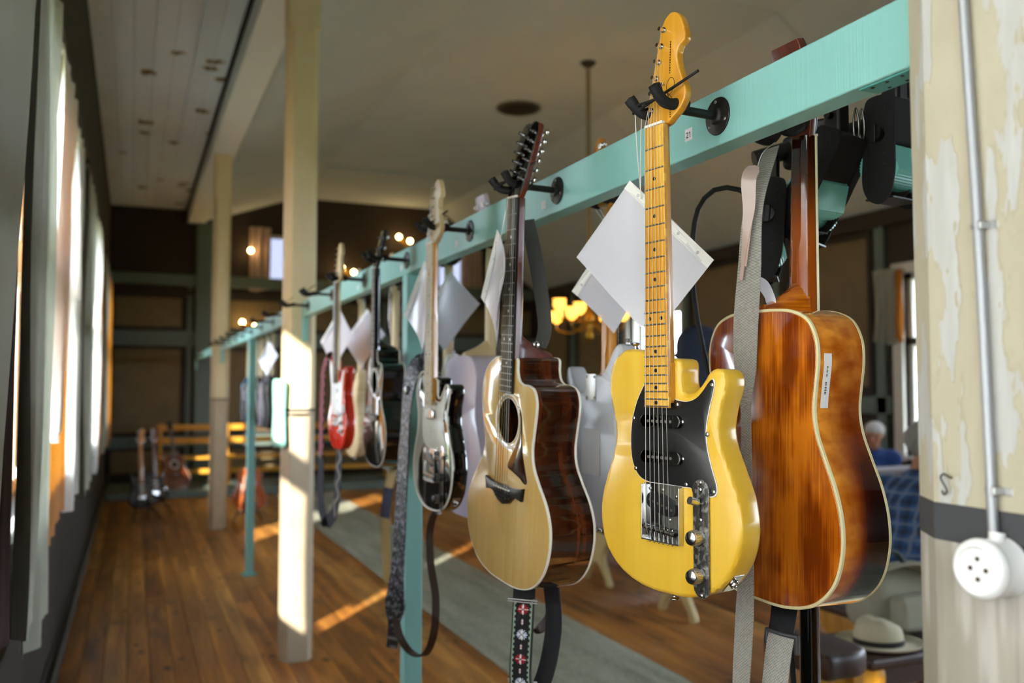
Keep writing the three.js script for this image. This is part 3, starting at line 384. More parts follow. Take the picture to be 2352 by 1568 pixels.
// yellow single-cutaway electric (also the base of the black one)
function teleGuitar(o) {
  const t = thing('electric_guitar', o.label, 'guitar'); const sad = 0.106, L = 0.650, z = 0.0155, W = -0.013;
  part('body', extr(smooth(TELE, 200), 0.045, 0.006, [], 5), o.body, t);
  if (o.binding) part('binding', [tube(smooth(TELE, 120).map((q) => v3(q.x * 0.988, q.y * 0.988 + 0.002, -0.0004)), 0.0026, 160, 6, true)], M.bone, t);
  part('neck', [neckGeo(0.305, sad + L, 0.056, 0.042, z - 0.005, 0.024, 0.020), box(0.056, 0.066, 0.018, 0, 0.338, 0.001, 0.004)], o.neck, t);
  const hs = part('headstock', extr(smooth(HEAD6.map(([x, y]) => [x, y]), 160), 0.0145, 0.0022).translate(0, sad + L + 0.001, z - 0.010), o.head ?? o.neck, t);
  fretboard(t, { sad, L, z, end: 0.297, n: 21, w0: 0.042, w1: 0.056, m: o.board, fm: M.chromeDull, dots: [3, 5, 7, 9, 12, 15, 17, 19, 21], dotMat: M.black });
  const posts = []; for (let i = 0; i < 6; i++) { const f = i / 5, x = lerp(-0.0135, 0.0165, f), y = sad + L + lerp(0.030, 0.156, f); tuner(hs, x, y, z - 0.010, -1, i % 2 ? M.chrome : M.chrome, 0.021); posts.push(v3(x, y, z - 0.0005)); }
  part('string_tree', [rod(v3(0.014, sad + L + 0.066, z - 0.010), v3(0.014, sad + L + 0.066, z - 0.003), 0.0022, 8), box(0.012, 0.004, 0.002, 0.0125, sad + L + 0.066, z - 0.0035, 0.0008)], M.chrome, hs);
  // pickguard, pickups, bridge, controls
  const pg = [[-27, 346], [-52, 322], [-70, 285], [-77, 243], [-72, 204], [-56, 182], [-36, 175], [0, 174], [46, 173], [64, 172], [66, 166], [82, 164], [107, 164], [115, 170], [115, 180], [105, 208], [96, 240], [95, 268], [102, 298], [110, 322], [113, 336], [110, 343], [102, 338], [91, 326], [76, 314], [56, 308], [40, 309], [30, 311]];
  const pgs = smooth(pg, 220), e = pane(pgs, 0.0016, 0.0017, 0.0004);
  const gd = part('pickguard', pane(pgs.map((q) => new THREE.Vector2((q.x - 0.015) * 0.983 + 0.015, (q.y - 0.252) * 0.985 + 0.252)), 0.0012, 0.0026, 0.0004), o.guard, t); part('pickguard_edge', e, M.guardEdge, gd);
  for (const [x, y] of [[-68, 278], [-64, 195], [108, 333], [97, 258], [109, 172], [52, 178], [34, 302]]) part('screw', new THREE.SphereGeometry(0.0036, 12, 8).scale(1, 1, 0.4).translate(x / 1000, y / 1000, 0.0028), M.chrome, gd);
  const pk = (y, tilt) => { const p = part('pickup', pane([...circ(0.0355, 0, 0.0105, 24).slice(18), ...circ(0.0355, 0, 0.0105, 24).slice(0, 7), ...circ(-0.0355, 0, 0.0105, 24).slice(6, 19)], 0.009, 0.0095, 0.0015), M.blackGloss, t); p.position.y = y; p.rotation.z = tilt; for (let i = 0; i < 6; i++) part('pole_piece', rod(v3(-0.0255 + i * 0.0102, 0, 0.009), v3(-0.0255 + i * 0.0102, 0, 0.0103), 0.0025, 12), M.chromeDull, p); for (const s of [-1, 1]) part('screw', new THREE.SphereGeometry(0.0034, 12, 8).scale(1, 1, 0.5).translate(s * 0.0455, 0, 0.003), M.chrome, p); return p; };
  if (o.twoPickups) { pk(0.275, 0); pk(0.217, 0); } else { const p = part('pickup', pane(smooth([[-36, 0], [-30, -11], [30, -11], [36, 0], [30, 11], [-30, 11]], 60), 0.01, 0.0105, 0.003), M.chrome, t); p.position.y = 0.272; }
  const br = part('bridge', [pane(rect(86, 92, 0, 141), 0.0022, 0.0022, 0.0005), box(0.0022, 0.088, 0.010, -0.0425, 0.141, 0.006, 0.0008), box(0.0022, 0.088, 0.010, 0.0425, 0.141, 0.006, 0.0008), box(0.086, 0.0022, 0.010, 0, 0.0962, 0.006, 0.0008)], M.chrome, t);
  const bp = part('bridge_pickup', pane(smooth([[-34, 0], [-28, -11], [28, -11], [34, 0], [28, 11], [-28, 11]], 60), 0.007, 0.0085, 0.001), M.black, br); bp.position.y = 0.155; bp.rotation.z = -0.24;
  for (let i = 0; i < 6; i++) { const x = -0.0255 + i * 0.0102; part('pole_piece', rod(v3(x, 0.155 - x * 0.245, 0.008), v3(x, 0.155 - x * 0.245, 0.0095), 0.0026, 12), M.chrome, br); part('bridge_screw', [rod(v3(x, 0.096, 0.007), v3(x, 0.118, 0.007), 0.0011, 6), new THREE.SphereGeometry(0.0024, 8, 6).translate(x, 0.0945, 0.007)], M.chrome, br); }
  for (let i = 0; i < 3; i++) part('saddle', rod(v3(-0.034 + i * 0.0235, 0.1165 - i * 0.002, 0.0095), v3(-0.0125 + i * 0.0235, 0.1145 - i * 0.002, 0.0095), 0.0045, 14), M.chrome, br);
  for (const [x, y] of [[-0.03, 0.178], [0.03, 0.17], [0, 0.178], [0.015, 0.132]]) part('screw', new THREE.SphereGeometry(0.003, 10, 6).scale(1, 1, 0.5).translate(x, y, 0.0025), M.chrome, br);
  const cx = 0.083, cp = part('control_plate', pane([...circ(cx, 0.187, 0.0165, 32).slice(0, 17), ...circ(cx, 0.040, 0.0165, 32).slice(16)], 0.0015, 0.0036, 0.0005), o.plate, t); cp.position.y = W - 0.002; br.position.y = W;
  const knob = (y) => { const k = part('knob', lathe([[0, 0], [0.0112, 0], [0.0117, 0.001], [0.0112, 0.0195], [0.0098, 0.0222], [0, 0.023]], 28).rotateX(Math.PI / 2).translate(cx - 0.002, y, 0.0036), o.knob ?? M.chrome, cp); const rings = []; for (let j = 0; j < 30; j++) { const a = j / 30 * 2 * Math.PI; rings.push(rod(v3(cx - 0.002 + 0.0113 * Math.cos(a), y + 0.0113 * Math.sin(a), 0.010), v3(cx - 0.002 + 0.0113 * Math.cos(a), y + 0.0113 * Math.sin(a), 0.022), 0.0007, 4)); } part('knurling', rings, M.chromeDull, cp); return k; };
  knob(0.116); knob(0.058);
  part('selector_switch', [rod(v3(cx, 0.166, 0.003), v3(cx, 0.171, 0.016), 0.0026, 8), rod(v3(cx, 0.169, 0.011), v3(cx - 0.001, 0.1735, 0.026), 0.0062, 18)], M.chrome, cp);
  part('switch_slot', box(0.003, 0.034, 0.0006, cx, 0.158, 0.0037), M.black, cp);
  for (const y of [0.199, 0.188, 0.142, 0.028]) part('screw', new THREE.SphereGeometry(0.0034, 12, 8).scale(1, 1, 0.5).translate(cx, y, 0.0038), M.chrome, cp);
  strapButton(t, v3(-0.088, 0.3925, -0.022), v3(-0.1, 1, 0)); strapButton(t, v3(0, 0.0005, -0.022), v3(0, -1, 0));
  const jk = part('jack_plate', [box(0.036, 0.003, 0.024, 0, 0, 0, 0.0012), lathe([[0.005, 0], [0.0075, 0], [0.0075, 0.005], [0.0055, 0.006], [0.005, 0.004]], 18).rotateX(Math.PI).translate(0, -0.001, 0)], M.chrome, t); jk.position.set(0.123, 0.0365, -0.0225); jk.rotation.z = 0.86;
  const nutX = (i) => -0.0175 + i * 0.007; for (let i = 0; i < 6; i++) { const sx = -0.0265 + i * 0.0106, r = 0.00062 - i * 0.00006; part('string', [rod(v3(sx, 0.098 + W, 0.0085), v3(sx, sad - 0.002, 0.0155), r, 6), rod(v3(sx, sad - 0.002, 0.0155), v3(nutX(i), sad + L + 0.002, z + 0.0035), r, 6), rod(v3(nutX(i), sad + L + 0.002, z + 0.0035), posts[i], r, 6)], M.stringSteel, t); }
  return { t, hs, z, nut: sad + L };
}
M.mottledReflectionPlate = mat(0xffffff, 0.5, { metalness: 0.75, roughnessMap: tex(128, 256, (u, v) => { const q = sm(0.45, 0.65, fbm(u, v, 9, 14, 161, 4)); return [q, 0.4 + q * 0.4, 0.75 + q * 0.25]; }, [0.05, 0.1], false), map: tex(128, 256, (u, v) => mix3(rgb(0x6e6c69), rgb(0xa8a6a2), sm(0.45, 0.7, fbm(u, v, 9, 14, 161, 4))), [0.05, 0.1]) });  // mottled reflection painted into the chrome plate colour
const faceTurn = (phi) => -(90 - phi) * DEG;
const yel = teleGuitar({ label: 'butterscotch yellow electric guitar with black pickguard and maple neck hanging nearest on the rail', body: M.butter, neck: M.maple, board: M.mapleBoard, guard: M.guard, plate: M.mottledReflectionPlate, twoPickups: true });
yel.t.position.copy(P(0.79, 1.24, 1.222)); yel.t.rotation.y = faceTurn(11);
{ // signature flourish and a row of small dark lettering on the headstock
  const N = yel.nut, z = yel.z - 0.0098, q = (x, y) => v3(x / 1000, N + y / 1000, z);
  part('signature', [tube([q(26, 28), q(24, 42), q(20, 56), q(21, 66), q(29, 74), q(36, 70), q(37, 60), q(31, 50), q(24, 46), q(22, 52)], 0.0005, 60, 5), tube([q(20, 52), q(27, 46), q(33, 38), q(38, 32)], 0.0005, 20, 5), tube([q(22, 24), q(24, 40), q(23, 50)], 0.0004, 20, 5)], M.black, yel.hs);
  const marks = []; for (let i = 0; i < 13; i++) marks.push(box(0.0022, 0.0022 + 0.0006 * (i % 3), 0.0003, 0.0275 + 0.0002 * i, N + 0.082 + i * 0.0042, z)); for (let i = 0; i < 6; i++) marks.push(box(0.002, 0.0022, 0.0003, 0.0275, N + 0.010 + i * 0.0036, z));
  part('small_lettering', marks, M.black, yel.hs);
}
function offset(pts, d) { // move a closed outline inwards by d metres
  const n = pts.length, out = []; let area = 0; for (let i = 0; i < n; i++) { const a = pts[i], b = pts[(i + 1) % n]; area += a.x * b.y - b.x * a.y; } const s = area > 0 ? 1 : -1;
  for (let i = 0; i < n; i++) { const a = pts[(i + n - 2) % n], b = pts[(i + 2) % n], t = new THREE.Vector2().subVectors(b, a).normalize(); out.push(new THREE.Vector2(pts[i].x - t.y * d * s, pts[i].y + t.x * d * s)); } return out;
}
function sideWall(pts, depth, norm) { // skin round the outline, u once round (metres, or 0..1), v through the depth
  const n = pts.length, pos = [], uv = [], idx = []; let L = 0; const at = [0]; for (let i = 0; i < n; i++) { L += pts[i].distanceTo(pts[(i + 1) % n]); at.push(L); }
  for (let i = 0; i <= n; i++) { const q = pts[i % n]; for (const k of [0, 0.25, 0.5, 0.75, 1]) { pos.push(q.x, q.y, -depth * k); uv.push(norm ? at[i] / L : at[i], norm ? k : depth * k); } }
  for (let i = 0; i < n; i++) for (let k = 0; k < 4; k++) { const a = i * 5 + k, b = a + 5; idx.push(a, a + 1, b, b, a + 1, b + 1); }
  const g = new THREE.BufferGeometry(); g.setAttribute('position', new THREE.Float32BufferAttribute(pos, 3)); g.setAttribute('uv', new THREE.Float32BufferAttribute(uv, 2)); g.setIndex(idx); return toCreasedNormals(g, 0.9);
}
function acoustic(o) {
  const t = thing('acoustic_guitar', o.label, 'guitar', null, 0, o.group), depth = o.depth ?? 0.108, out = smooth(o.outline, 260), top = o.outline === DREAD ? 0.5055 : 0.508, sad = o.sad ?? 0.213, L = 0.648, hy = o.hole ?? 0.364;
  const ins = offset(out, o.bindWidth ?? 0.0028), hole = circ(0, hy, 0.051, 48);
  part('soundboard', extr(ins, 0.0032, 0.0006, [hole.slice().reverse()]).translate(0, 0, 0.0006), o.top, t);
  part('front_binding', extr(out, 0.006, 0.0012, [ins.slice().reverse()]), o.bind ?? M.bone, t);
  part('side', sideWall(offset(out, 0.0006), depth - 0.002, o.norm), o.side, t);
  part('back_binding', extr(out, 0.006, 0.0012, [ins.slice().reverse()]).translate(0, 0, -depth + 0.006), o.bind ?? M.bone, t);
  part('back', extr(ins, 0.0035, 0.0006).translate(0, 0, -depth + 0.003), o.back, t);
  part('rosette', [extr(circ(0, hy, 0.063, 60), 0.001, 0, [circ(0, hy, 0.0575, 60).reverse()]).translate(0, 0, 0.0012), extr(circ(0, hy, 0.0525, 60), 0.001, 0, [circ(0, hy, 0.0505, 60).reverse()]).translate(0, 0, 0.0012)], M.bone, t);
  const z = 0.008, nut = sad + L;
  part('neck', [neckGeo(top - 0.004, nut, 0.056, 0.046, z - 0.004, 0.026, 0.022)], o.neck, t);
  { // heel: tapers from the neck back to the back edge
    const rings = []; for (let k = 0; k <= 12; k++) { const f = k / 12, zz = lerp(-0.008, -depth + 0.012, f), w = lerp(0.054, 0.034, Math.sqrt(f)) / 2, h = lerp(0.085, 0.012, Math.pow(f, 0.45)), r = []; for (let i = 0; i <= 12; i++) { const a = Math.PI * i / 12; r.push(v3(w * Math.cos(a), top - 0.002 + h * Math.sin(a), zz)); } rings.push(r.reverse()); } part('heel', loft(rings), o.heel ?? o.neck, t); }
  fretboard(t, { sad, L, z: z + 0.003, end: hy + 0.062, n: 20, w0: 0.046, w1: 0.058, m: o.board, fm: M.chromeDull, dots: [3, 5, 7, 9, 12, 15], dotMat: M.bone });
  if (o.boardBind) part('fretboard_binding', [-1, 1].map((s) => rod(v3(s * 0.0285, top - 0.02, z), v3(s * 0.0235, nut, z), 0.0022, 8)), M.ivory, t);
  if (o.sideDots) part('side_dot', [0.25, 0.38, 0.5, 0.6, 0.68].map((f) => new THREE.SphereGeometry(0.0014, 8, 6).translate(lerp(0.0284, 0.0235, f) * 1.06, lerp(top, nut, f), z)), M.black, t);
  // headstock leans back
  const hs = new THREE.Group(); hs.name = 'headstock'; hs.position.set(0, nut, z + 0.002); hs.rotation.x = -13 * DEG; t.add(hs);
  const hw = o.twelve ? [[-22, 0], [-31, 22], [-35, 60], [-38, 162], [-30, 174], [-10, 178], [0, 173], [10, 178], [30, 174], [38, 162], [35, 60], [31, 22], [22, 0]] : [[-22, 0], [-32, 26], [-36, 80], [-38, 160], [-34, 172], [34, 172], [38, 160], [36, 80], [32, 26], [22, 0]];
  const hpts = o.twelve ? smooth(hw, 120) : mm(hw);
  part('headstock_wood', extr(hpts, 0.013, 0.001).translate(0, 0, -0.0025), o.headWood ?? o.neck, hs); part('headstock_facing', extr(offset(hpts, 0.0002), 0.0025, 0.0005), o.headFace ?? M.blackGloss, hs);
  const nT = o.twelve ? 6 : 3, posts = []; for (const s of [-1, 1]) for (let k = 0; k < nT; k++) { const y = lerp(0.042, o.twelve ? 0.152 : 0.14, k / (nT - 1)), x = s * (0.021 + 0.003 * k / nT); tuner(hs, x, y, 0, s, o.tunerMat ?? M.chrome, 0.028); posts.push([x, y]); }
  // bridge
  const bp = o.wing ? [[-92, 14], [-66, 9], [-44, 7], [44, 7], [66, 9], [92, 14], [86, -15], [60, -12], [48, -15], [26, -30], [0, -36], [-26, -30], [-48, -15], [-60, -12], [-86, -15]] : [[-80, 8], [-50, 11], [50, 11], [80, 8], [82, -8], [50, -13], [0, -19], [-50, -13], [-82, -8]];
  const br = part('bridge', pane(o.wing ? mm(bp) : smooth(bp, 80), 0.009, 0.0095, 0.002), o.bridge ?? M.ebony, t); br.position.y = sad;
  part('saddle', box(0.074, 0.003, 0.005, 0, 0, 0.0112, 0.0008), M.bone, br); const pins = o.twelve ? 12 : 6; for (let i = 0; i < pins; i++) part('bridge_pin', [new THREE.SphereGeometry(0.0026, 10, 8).translate(-0.031 + (i % 6) * 0.0124, i < 6 ? -0.0115 : -0.020, 0.0098)], o.pin ?? M.black, br);
  if (o.guard) { const g = part('pickguard', pane(smooth(o.guard, 90), 0.0008, 0.0017, 0.0002), o.guardMat ?? M.tort, t); }
  for (let i = 0; i < (o.twelve ? 12 : 6); i++) { const c = i % 6, dd = i < 6 ? 0 : 0.0019, sx = -0.029 + c * 0.0116 + dd, nx = -0.0185 + c * 0.0074 + dd * 0.7, r = i < 6 ? 0.0006 - c * 0.00005 : 0.00028; part('string', [rod(v3(sx, sad - 0.01, 0.0098), v3(sx, sad, 0.014), r, 5), rod(v3(sx, sad, 0.014), v3(nx, nut + 0.003, z + 0.0075), r, 5)], c < 4 ? M.stringBronze : M.stringSteel, t); }
  strapButton(t, v3(0, 0.0005, -depth / 2), v3(0, -1, 0)); if (o.heelButton) strapButton(t, v3(0.021, top + 0.028, -0.045), v3(1, 0.1, -0.1));
  if (o.wedge) part('end_stripe', sideWall(out.map((q) => new THREE.Vector2(q.x * 1.0008, q.y * 1.0008 - 0.0002)).slice(0, 1), 0.1), o.wedge, t);
  return { t, nut };
}
function stratGuitar(o) {
  const t = thing('electric_guitar', o.label, 'guitar', null, 0, o.group), sad = 0.126, L = 0.648, z = 0.0155;
  part('body', extr(smooth(STRAT, 180), 0.045, 0.008, [], 4), o.body, t);
  part('neck', [neckGeo(0.315, sad + L, 0.056, 0.042, z - 0.005, 0.024, 0.020), box(0.056, 0.055, 0.016, 0, 0.345, 0.001, 0.004)], o.neck, t);
  const hs = part('headstock', extr(smooth(HEAD6, 120), 0.0145, 0.0022).translate(0, sad + L + 0.001, z - 0.010), o.neck, t);
  fretboard(t, { sad, L, z, end: 0.308, n: 21, w0: 0.042, w1: 0.056, m: o.board, fm: M.chromeDull, dots: [3, 5, 7, 9, 12, 15, 17], dotMat: o.board === M.rosewoodBoard ? M.bone : M.black, every: o.far ? 2 : 1 });
  for (let i = 0; i < 6; i++) { const f = i / 5; tuner(hs, lerp(-0.0135, 0.0165, f), sad + L + lerp(0.030, 0.156, f), z - 0.010, -1, o.tunerMat ?? M.chrome, 0.021); }
  const pg = [[-30, 366], [-46, 360], [-80, 382], [-108, 412], [-122, 414], [-124, 396], [-112, 340], [-96, 285], [-94, 240], [-90, 205], [-52, 186], [-38, 170], [38, 168], [46, 130], [70, 90], [100, 70], [112, 76], [112, 100], [98, 150], [92, 205], [94, 260], [104, 320], [118, 362], [110, 368], [94, 344], [66, 316], [40, 312], [30, 320]];
  const gd = part('pickguard', pane(smooth(pg, 160), 0.0022, 0.0024, 0.0006), o.guard, t);
  for (const [y, r] of [[0.278, 0], [0.228, 0], [0.176, 0.16]]) { const p = part('pickup', pane(smooth([[-38, 0], [-33, -9], [33, -9], [38, 0], [33, 9], [-33, 9]], 50), 0.006, 0.0085, 0.0015), o.pick ?? M.white, gd); p.position.y = y; p.rotation.z = r; }
  part('bridge', [box(0.078, 0.042, 0.008, 0, 0.13, 0.004, 0.002), ...[0, 1, 2, 3, 4, 5].map((i) => box(0.0095, 0.02, 0.006, -0.0265 + i * 0.0106, 0.124, 0.010, 0.0012))], M.chrome, t);
  for (const [x, y] of [[0.075, 0.165], [0.092, 0.128], [0.102, 0.092]]) part('knob', lathe([[0, 0], [0.0125, 0], [0.0115, 0.006], [0.0085, 0.008], [0.0075, 0.017], [0, 0.018]], 20).rotateX(Math.PI / 2).translate(x, y, 0.0026), o.pick ?? M.white, gd);
  part('jack_plate', pane(smooth([[-12, 0], [0, -26], [12, 0], [0, 26]], 40), 0.004, 0.005, 0.001).translate(0.128, 0.19, 0), M.chrome, t);
  const np = part('neck_plate', extr(mm([[-26, -32], [26, -32], [26, 32], [-26, 32]]), 0.0016, 0.0006).rotateY(Math.PI).translate(0, 0.335, -0.0466), M.chromeDull, t); for (const [x, y] of [[-19, -25], [19, -25], [-19, 25], [19, 25]]) part('screw', new THREE.SphereGeometry(0.0034, 10, 6).scale(1, 1, 0.5).translate(x / 1000, 0.335 + y / 1000, -0.047), M.nickel, np);
  if (!o.far) part('back_cover', extr(mm([[-45, -55], [45, -55], [45, 55], [-45, 55]]), 0.002, 0.0006).rotateY(Math.PI).translate(0, 0.18, -0.047), o.guard, t);
  strapButton(t, v3(0, 0.0005, -0.022), v3(0, -1, 0)); strapButton(t, v3(-0.132, 0.434, -0.022), v3(-0.2, 1, 0));
  for (let i = 0; i < 6; i++) { const sx = -0.0265 + i * 0.0106; part('string', rod(v3(sx, sad, 0.0145), v3(-0.0175 + i * 0.007, sad + L + 0.002, z + 0.0035), 0.0005, 5), M.stringSteel, t); }
  return { t, nut: sad + L };
}
// left side of the rail, faces towards the windows
const nat = acoustic({ label: 'natural spruce-topped cutaway twelve-string acoustic with dark glossy sides hanging beside the yellow guitar', outline: GA, top: M.spruce, side: M.rosewood, back: M.rosewood, neck: M.mahoganyNeck, board: M.ebony, twelve: true, wing: true, heelButton: true, depth: 0.112, headWood: M.mahoganyNeck, guardMat: M.tort, guard: [[46, 402], [60, 388], [67, 362], [68, 335], [74, 302], [88, 268], [99, 240], [92, 236], [62, 246], [32, 254], [6, 262], [22, 290], [40, 312], [54, 336], [58, 364], [52, 386]] });
nat.t.position.copy(P(0.775, 1.132, 1.862)); nat.t.rotation.set(0, faceTurn(4.2), -4.6 * DEG);
part('end_stripe', [box(0.004, 0.0006, 0.106, 0, -0.0001, -0.056)], M.gold, nat.t, 'thin orange inlay stripe at the end');
const blk = teleGuitar({ label: 'black single-cutaway electric guitar with cream plate and white edge binding behind the natural acoustic', body: M.blackGloss, neck: M.mapleGold, head: M.maplePale, board: M.maplePale, guard: M.pearl, plate: M.chrome, binding: true, knob: M.black });
blk.t.position.copy(P(0.785, 1.222, 2.41)); blk.t.rotation.set(0, faceTurn(2), -1 * DEG);
const mini = acoustic({ label: 'small black glossy acoustic guitar hanging between the red and the black electric guitars', outline: GA, top: M.blackGloss, side: M.blackGloss, back: M.blackGloss, neck: M.blackGloss, board: M.rosewoodBoard, depth: 0.105, headWood: M.black, tunerMat: M.chrome, bridge: M.rosewoodBoard, pin: M.bone });
mini.t.scale.setScalar(0.81); mini.t.position.copy(P(0.785, 1.292, 3.075)); mini.t.rotation.set(0, faceTurn(-1), -2 * DEG);
const red = stratGuitar({ label: 'bright red double-cutaway electric guitar with white pickguard hanging fifth from the front', body: M.red, neck: M.maplePale, board: M.rosewoodBoard, guard: M.white });
red.t.scale.setScalar(0.9); red.t.position.copy(P(0.785, 1.31, 3.69)); red.t.rotation.set(0, faceTurn(3), -1 * DEG);
// right side of the rail, backs towards the windows
const backTurn = 90 * DEG;
const burst = acoustic({ label: 'sunburst acoustic guitar seen from behind, amber mahogany back with ivory binding, nearest the peeling post', outline: DREAD, top: M.burstBack, side: M.burstSide, back: M.burstBack, norm: true, neck: M.burstNeck, heel: M.burstBack, board: M.rosewoodBoard, bind: M.ivory, bindWidth: 0.0052, boardBind: true, sideDots: true, depth: 0.1, headWood: M.mahoganyNeck, headFace: M.blackGloss, hole: 0.35, sad: 0.172 });
burst.t.position.copy(P(1.107, 1.2, 1.262)); burst.t.rotation.set(0, backTurn, 1.2 * DEG);
part('paper_tag', extr(smooth([[24, 22], [30, 6], [16, -4], [4, -18], [-2, -34], [-24, -28], [-16, -6], [0, 14]], 40), 0.0008, 0).translate(0.012, 0.545, -0.072), M.paper, burst.t, 'small white paper tag stuck on the heel');
const barc = document.createElement('canvas'); barc.width = 64; barc.height = 512; { const x = barc.getContext('2d'); x.fillStyle = '#efece8'; x.fillRect(0, 0, 64, 512); x.fillStyle = '#38343a'; for (let i = 0; i < 9; i++) { x.fillRect(26, 120 + i * 12, 12, 7 - (i % 3)); } for (let i = 0; i < 8; i++) x.fillRect(24, 270 + i * 15, 16, 10 - (i % 3) * 2); }
const barT = new THREE.CanvasTexture(barc); barT.colorSpace = THREE.SRGBColorSpace;
{ // sticker wrapped on the side near the upper bout (side facing the camera)
  const pts = smooth(DREAD, 260).filter((q) => q.x < -0.12 && q.y > 0.335 && q.y < 0.43).sort((a, b) => a.y - b.y), pos = [], uv = [], idx = []; pts.forEach((q, i) => { const X = q.x - 0.0006, w = 0.016; for (const [k, z] of [[0, -0.088], [1, -0.072]]) { pos.push(X, q.y, z); uv.push(k, i / (pts.length - 1)); } if (i) { const a = i * 2; idx.push(a - 2, a - 1, a, a, a - 1, a + 1); } });
  const g = new THREE.BufferGeometry(); g.setAttribute('position', new THREE.Float32BufferAttribute(pos, 3)); g.setAttribute('uv', new THREE.Float32BufferAttribute(uv, 2)); g.setIndex(idx); g.computeVertexNormals(); part('paper_sticker', g, mat(0xffffff, 0.7, { map: barT, side: THREE.DoubleSide }), burst.t, 'narrow white sticker with a printed line'); }
const wht = stratGuitar({ label: 'white electric guitar seen from behind with honey coloured neck, just left of the yellow guitar', body: M.whiteGloss, neck: M.mapleGold, board: M.rosewoodBoard, guard: M.white });
wht.t.position.copy(P(1.065, 1.235, 1.90)); wht.t.rotation.set(0, backTurn, 1 * DEG);
const lil = acoustic({ label: 'pale lilac acoustic guitar seen from behind, mostly hidden by the natural acoustic', outline: DREAD, top: M.lilac, side: M.lilac, back: M.lilac, neck: M.maplePale, board: M.rosewoodBoard, bind: M.lilac, headFace: M.lilac, headWood: M.lilac });
lil.t.position.copy(P(1.068, 1.165, 2.66)); lil.t.rotation.set(0, backTurn, 0);
const crm = stratGuitar({ label: 'cream electric guitar hanging on the far side behind the black electric', body: M.bone, neck: M.maplePale, board: M.maplePale, guard: M.white, far: true }); crm.t.position.copy(P(1.06, 1.25, 3.08)); crm.t.rotation.set(0, backTurn, 0);
const mnt = stratGuitar({ label: 'mint coloured electric guitar on the far side with a long tan strap', body: mat(0x3f8a84, 0.3, { clearcoat: 0.5 }), neck: M.maplePale, board: M.maplePale, guard: M.white, far: true }); mnt.t.position.copy(P(1.06, 1.215, 3.8)); mnt.t.rotation.set(0, backTurn, 0);
const ntl = stratGuitar({ label: 'cream-yellow electric guitar on the far side just behind the red one', body: M.maplePale, neck: M.maplePale, board: M.rosewoodBoard, guard: M.white, far: true }); ntl.t.position.copy(P(1.058, 1.22, 4.42)); ntl.t.rotation.set(0, backTurn, 0);
const addedHookHanger = makeHanger('black hanger with added top hook behind the rail holding the sunburst acoustic'); part('added_top_hook', [box(0.003, 0.05, 0.02, -0.0015, 0.025, 0), box(0.026, 0.003, 0.02, 0.0105, RY1 + 0.0016 - HY, 0)], M.black, addedHookHanger); addedHookHanger.position.copy(P(RX + RT, HY, 1.262)); addedHookHanger.rotation.y = Math.PI;  // top hook is an added part, hidden above the rail
for (const [d, label] of [[1.90, 'black hanger on the far side of the rail holding the white guitar'], [2.66, 'black hanger on the far side of the rail holding the lilac acoustic'], [3.08, 'black hanger on the far side of the rail holding the cream guitar'], [3.8, 'black hanger on the far side holding the mint guitar'], [4.42, 'black hanger on the far side behind the red guitar']]) copyOf(addedHookHanger, P(RX + RT, HY, d), Math.PI, label);
// farther rail: a row seen from behind
const farRow = [[7.5, M.black, 'black electric guitar at the near end of the back row'], [7.85, M.silver, 'silver-grey electric guitar in the back row'], [8.2, M.blackGloss, 'dark glossy electric guitar in the back row between the silver and red ones'], [8.5, M.redDark, 'dark red electric guitar in the back row'], [8.9, mat(0x2a3440, 0.3), 'slate coloured electric guitar in the back row beside the blue one'], [9.2, M.blue, 'blue electric guitar in the back row nearest the teal stand']];
farRow.forEach(([d, m, label]) => { const g = stratGuitar({ label, body: m, neck: M.maplePale, board: M.rosewoodBoard, guard: M.black, pick: M.black, far: true }); g.t.position.copy(P(1.06, 1.225, d)); g.t.rotation.set(0, backTurn, 0); copyOf(addedHookHanger, P(RX + RT, HY, d), Math.PI, 'black hanger on the far side of the farther rail', 'far side hangers of the farther rail'); });
const rail3 = copyOf(rail2, P(RX + RT / 2, RY0, 10.54), 0, 'third teal rail beyond the back post'); rail3.scale.z = 0.85;
{ const g = stratGuitar({ label: 'golden electric guitar glowing in sun beyond the back post', body: M.gold, neck: M.mapleGold, board: M.maplePale, guard: M.white, far: true }); g.t.position.copy(P(1.06, 1.24, 11.2)); g.t.rotation.set(0, backTurn, 0); copyOf(addedHookHanger, P(RX + RT, HY, 11.2), Math.PI, 'black hanger of the golden guitar on the third rail'); }
// guitars standing on the floor far away
function floorStand(t) { part('stand_frame', [rod(v3(-0.16, 0.0, 0.16), v3(0, 0.34, -0.13), 0.009, 6), rod(v3(0.16, 0.0, 0.16), v3(0, 0.34, -0.13), 0.009, 6), rod(v3(0, 0, -0.32), v3(0, 0.34, -0.13), 0.009, 6), rod(v3(-0.12, 0.1, 0.07), v3(-0.12, 0.1, 0.17), 0.008, 6), rod(v3(0.12, 0.1, 0.07), v3(0.12, 0.1, 0.17), 0.008, 6), rod(v3(-0.12, 0.1, 0.07), v3(0.12, 0.1, 0.07), 0.008, 6)], M.black, t); }
[[0.14, 11.5, M.black, M.mapleGold, 'dark guitar with a golden neck on a floor stand at the far left'], [0.30, 11.9, M.blackGloss, M.mahoganyNeck, 'dark guitar with a reddish neck on a floor stand at the far left']].forEach(([x, d, b, n, label], i) => {
  const g = stratGuitar({ label, body: b, neck: n, board: n, guard: M.black, far: true }); g.t.position.copy(P(x, 0.125, d)); g.t.rotation.set(-0.17, 18 * DEG, 0);
  const s = thing('guitar_stand', 'black folding stand on the floor under the ' + (i ? 'reddish' : 'golden') + ' necked guitar', 'stand', P(x, 0, d), 18 * DEG); floorStand(s); });
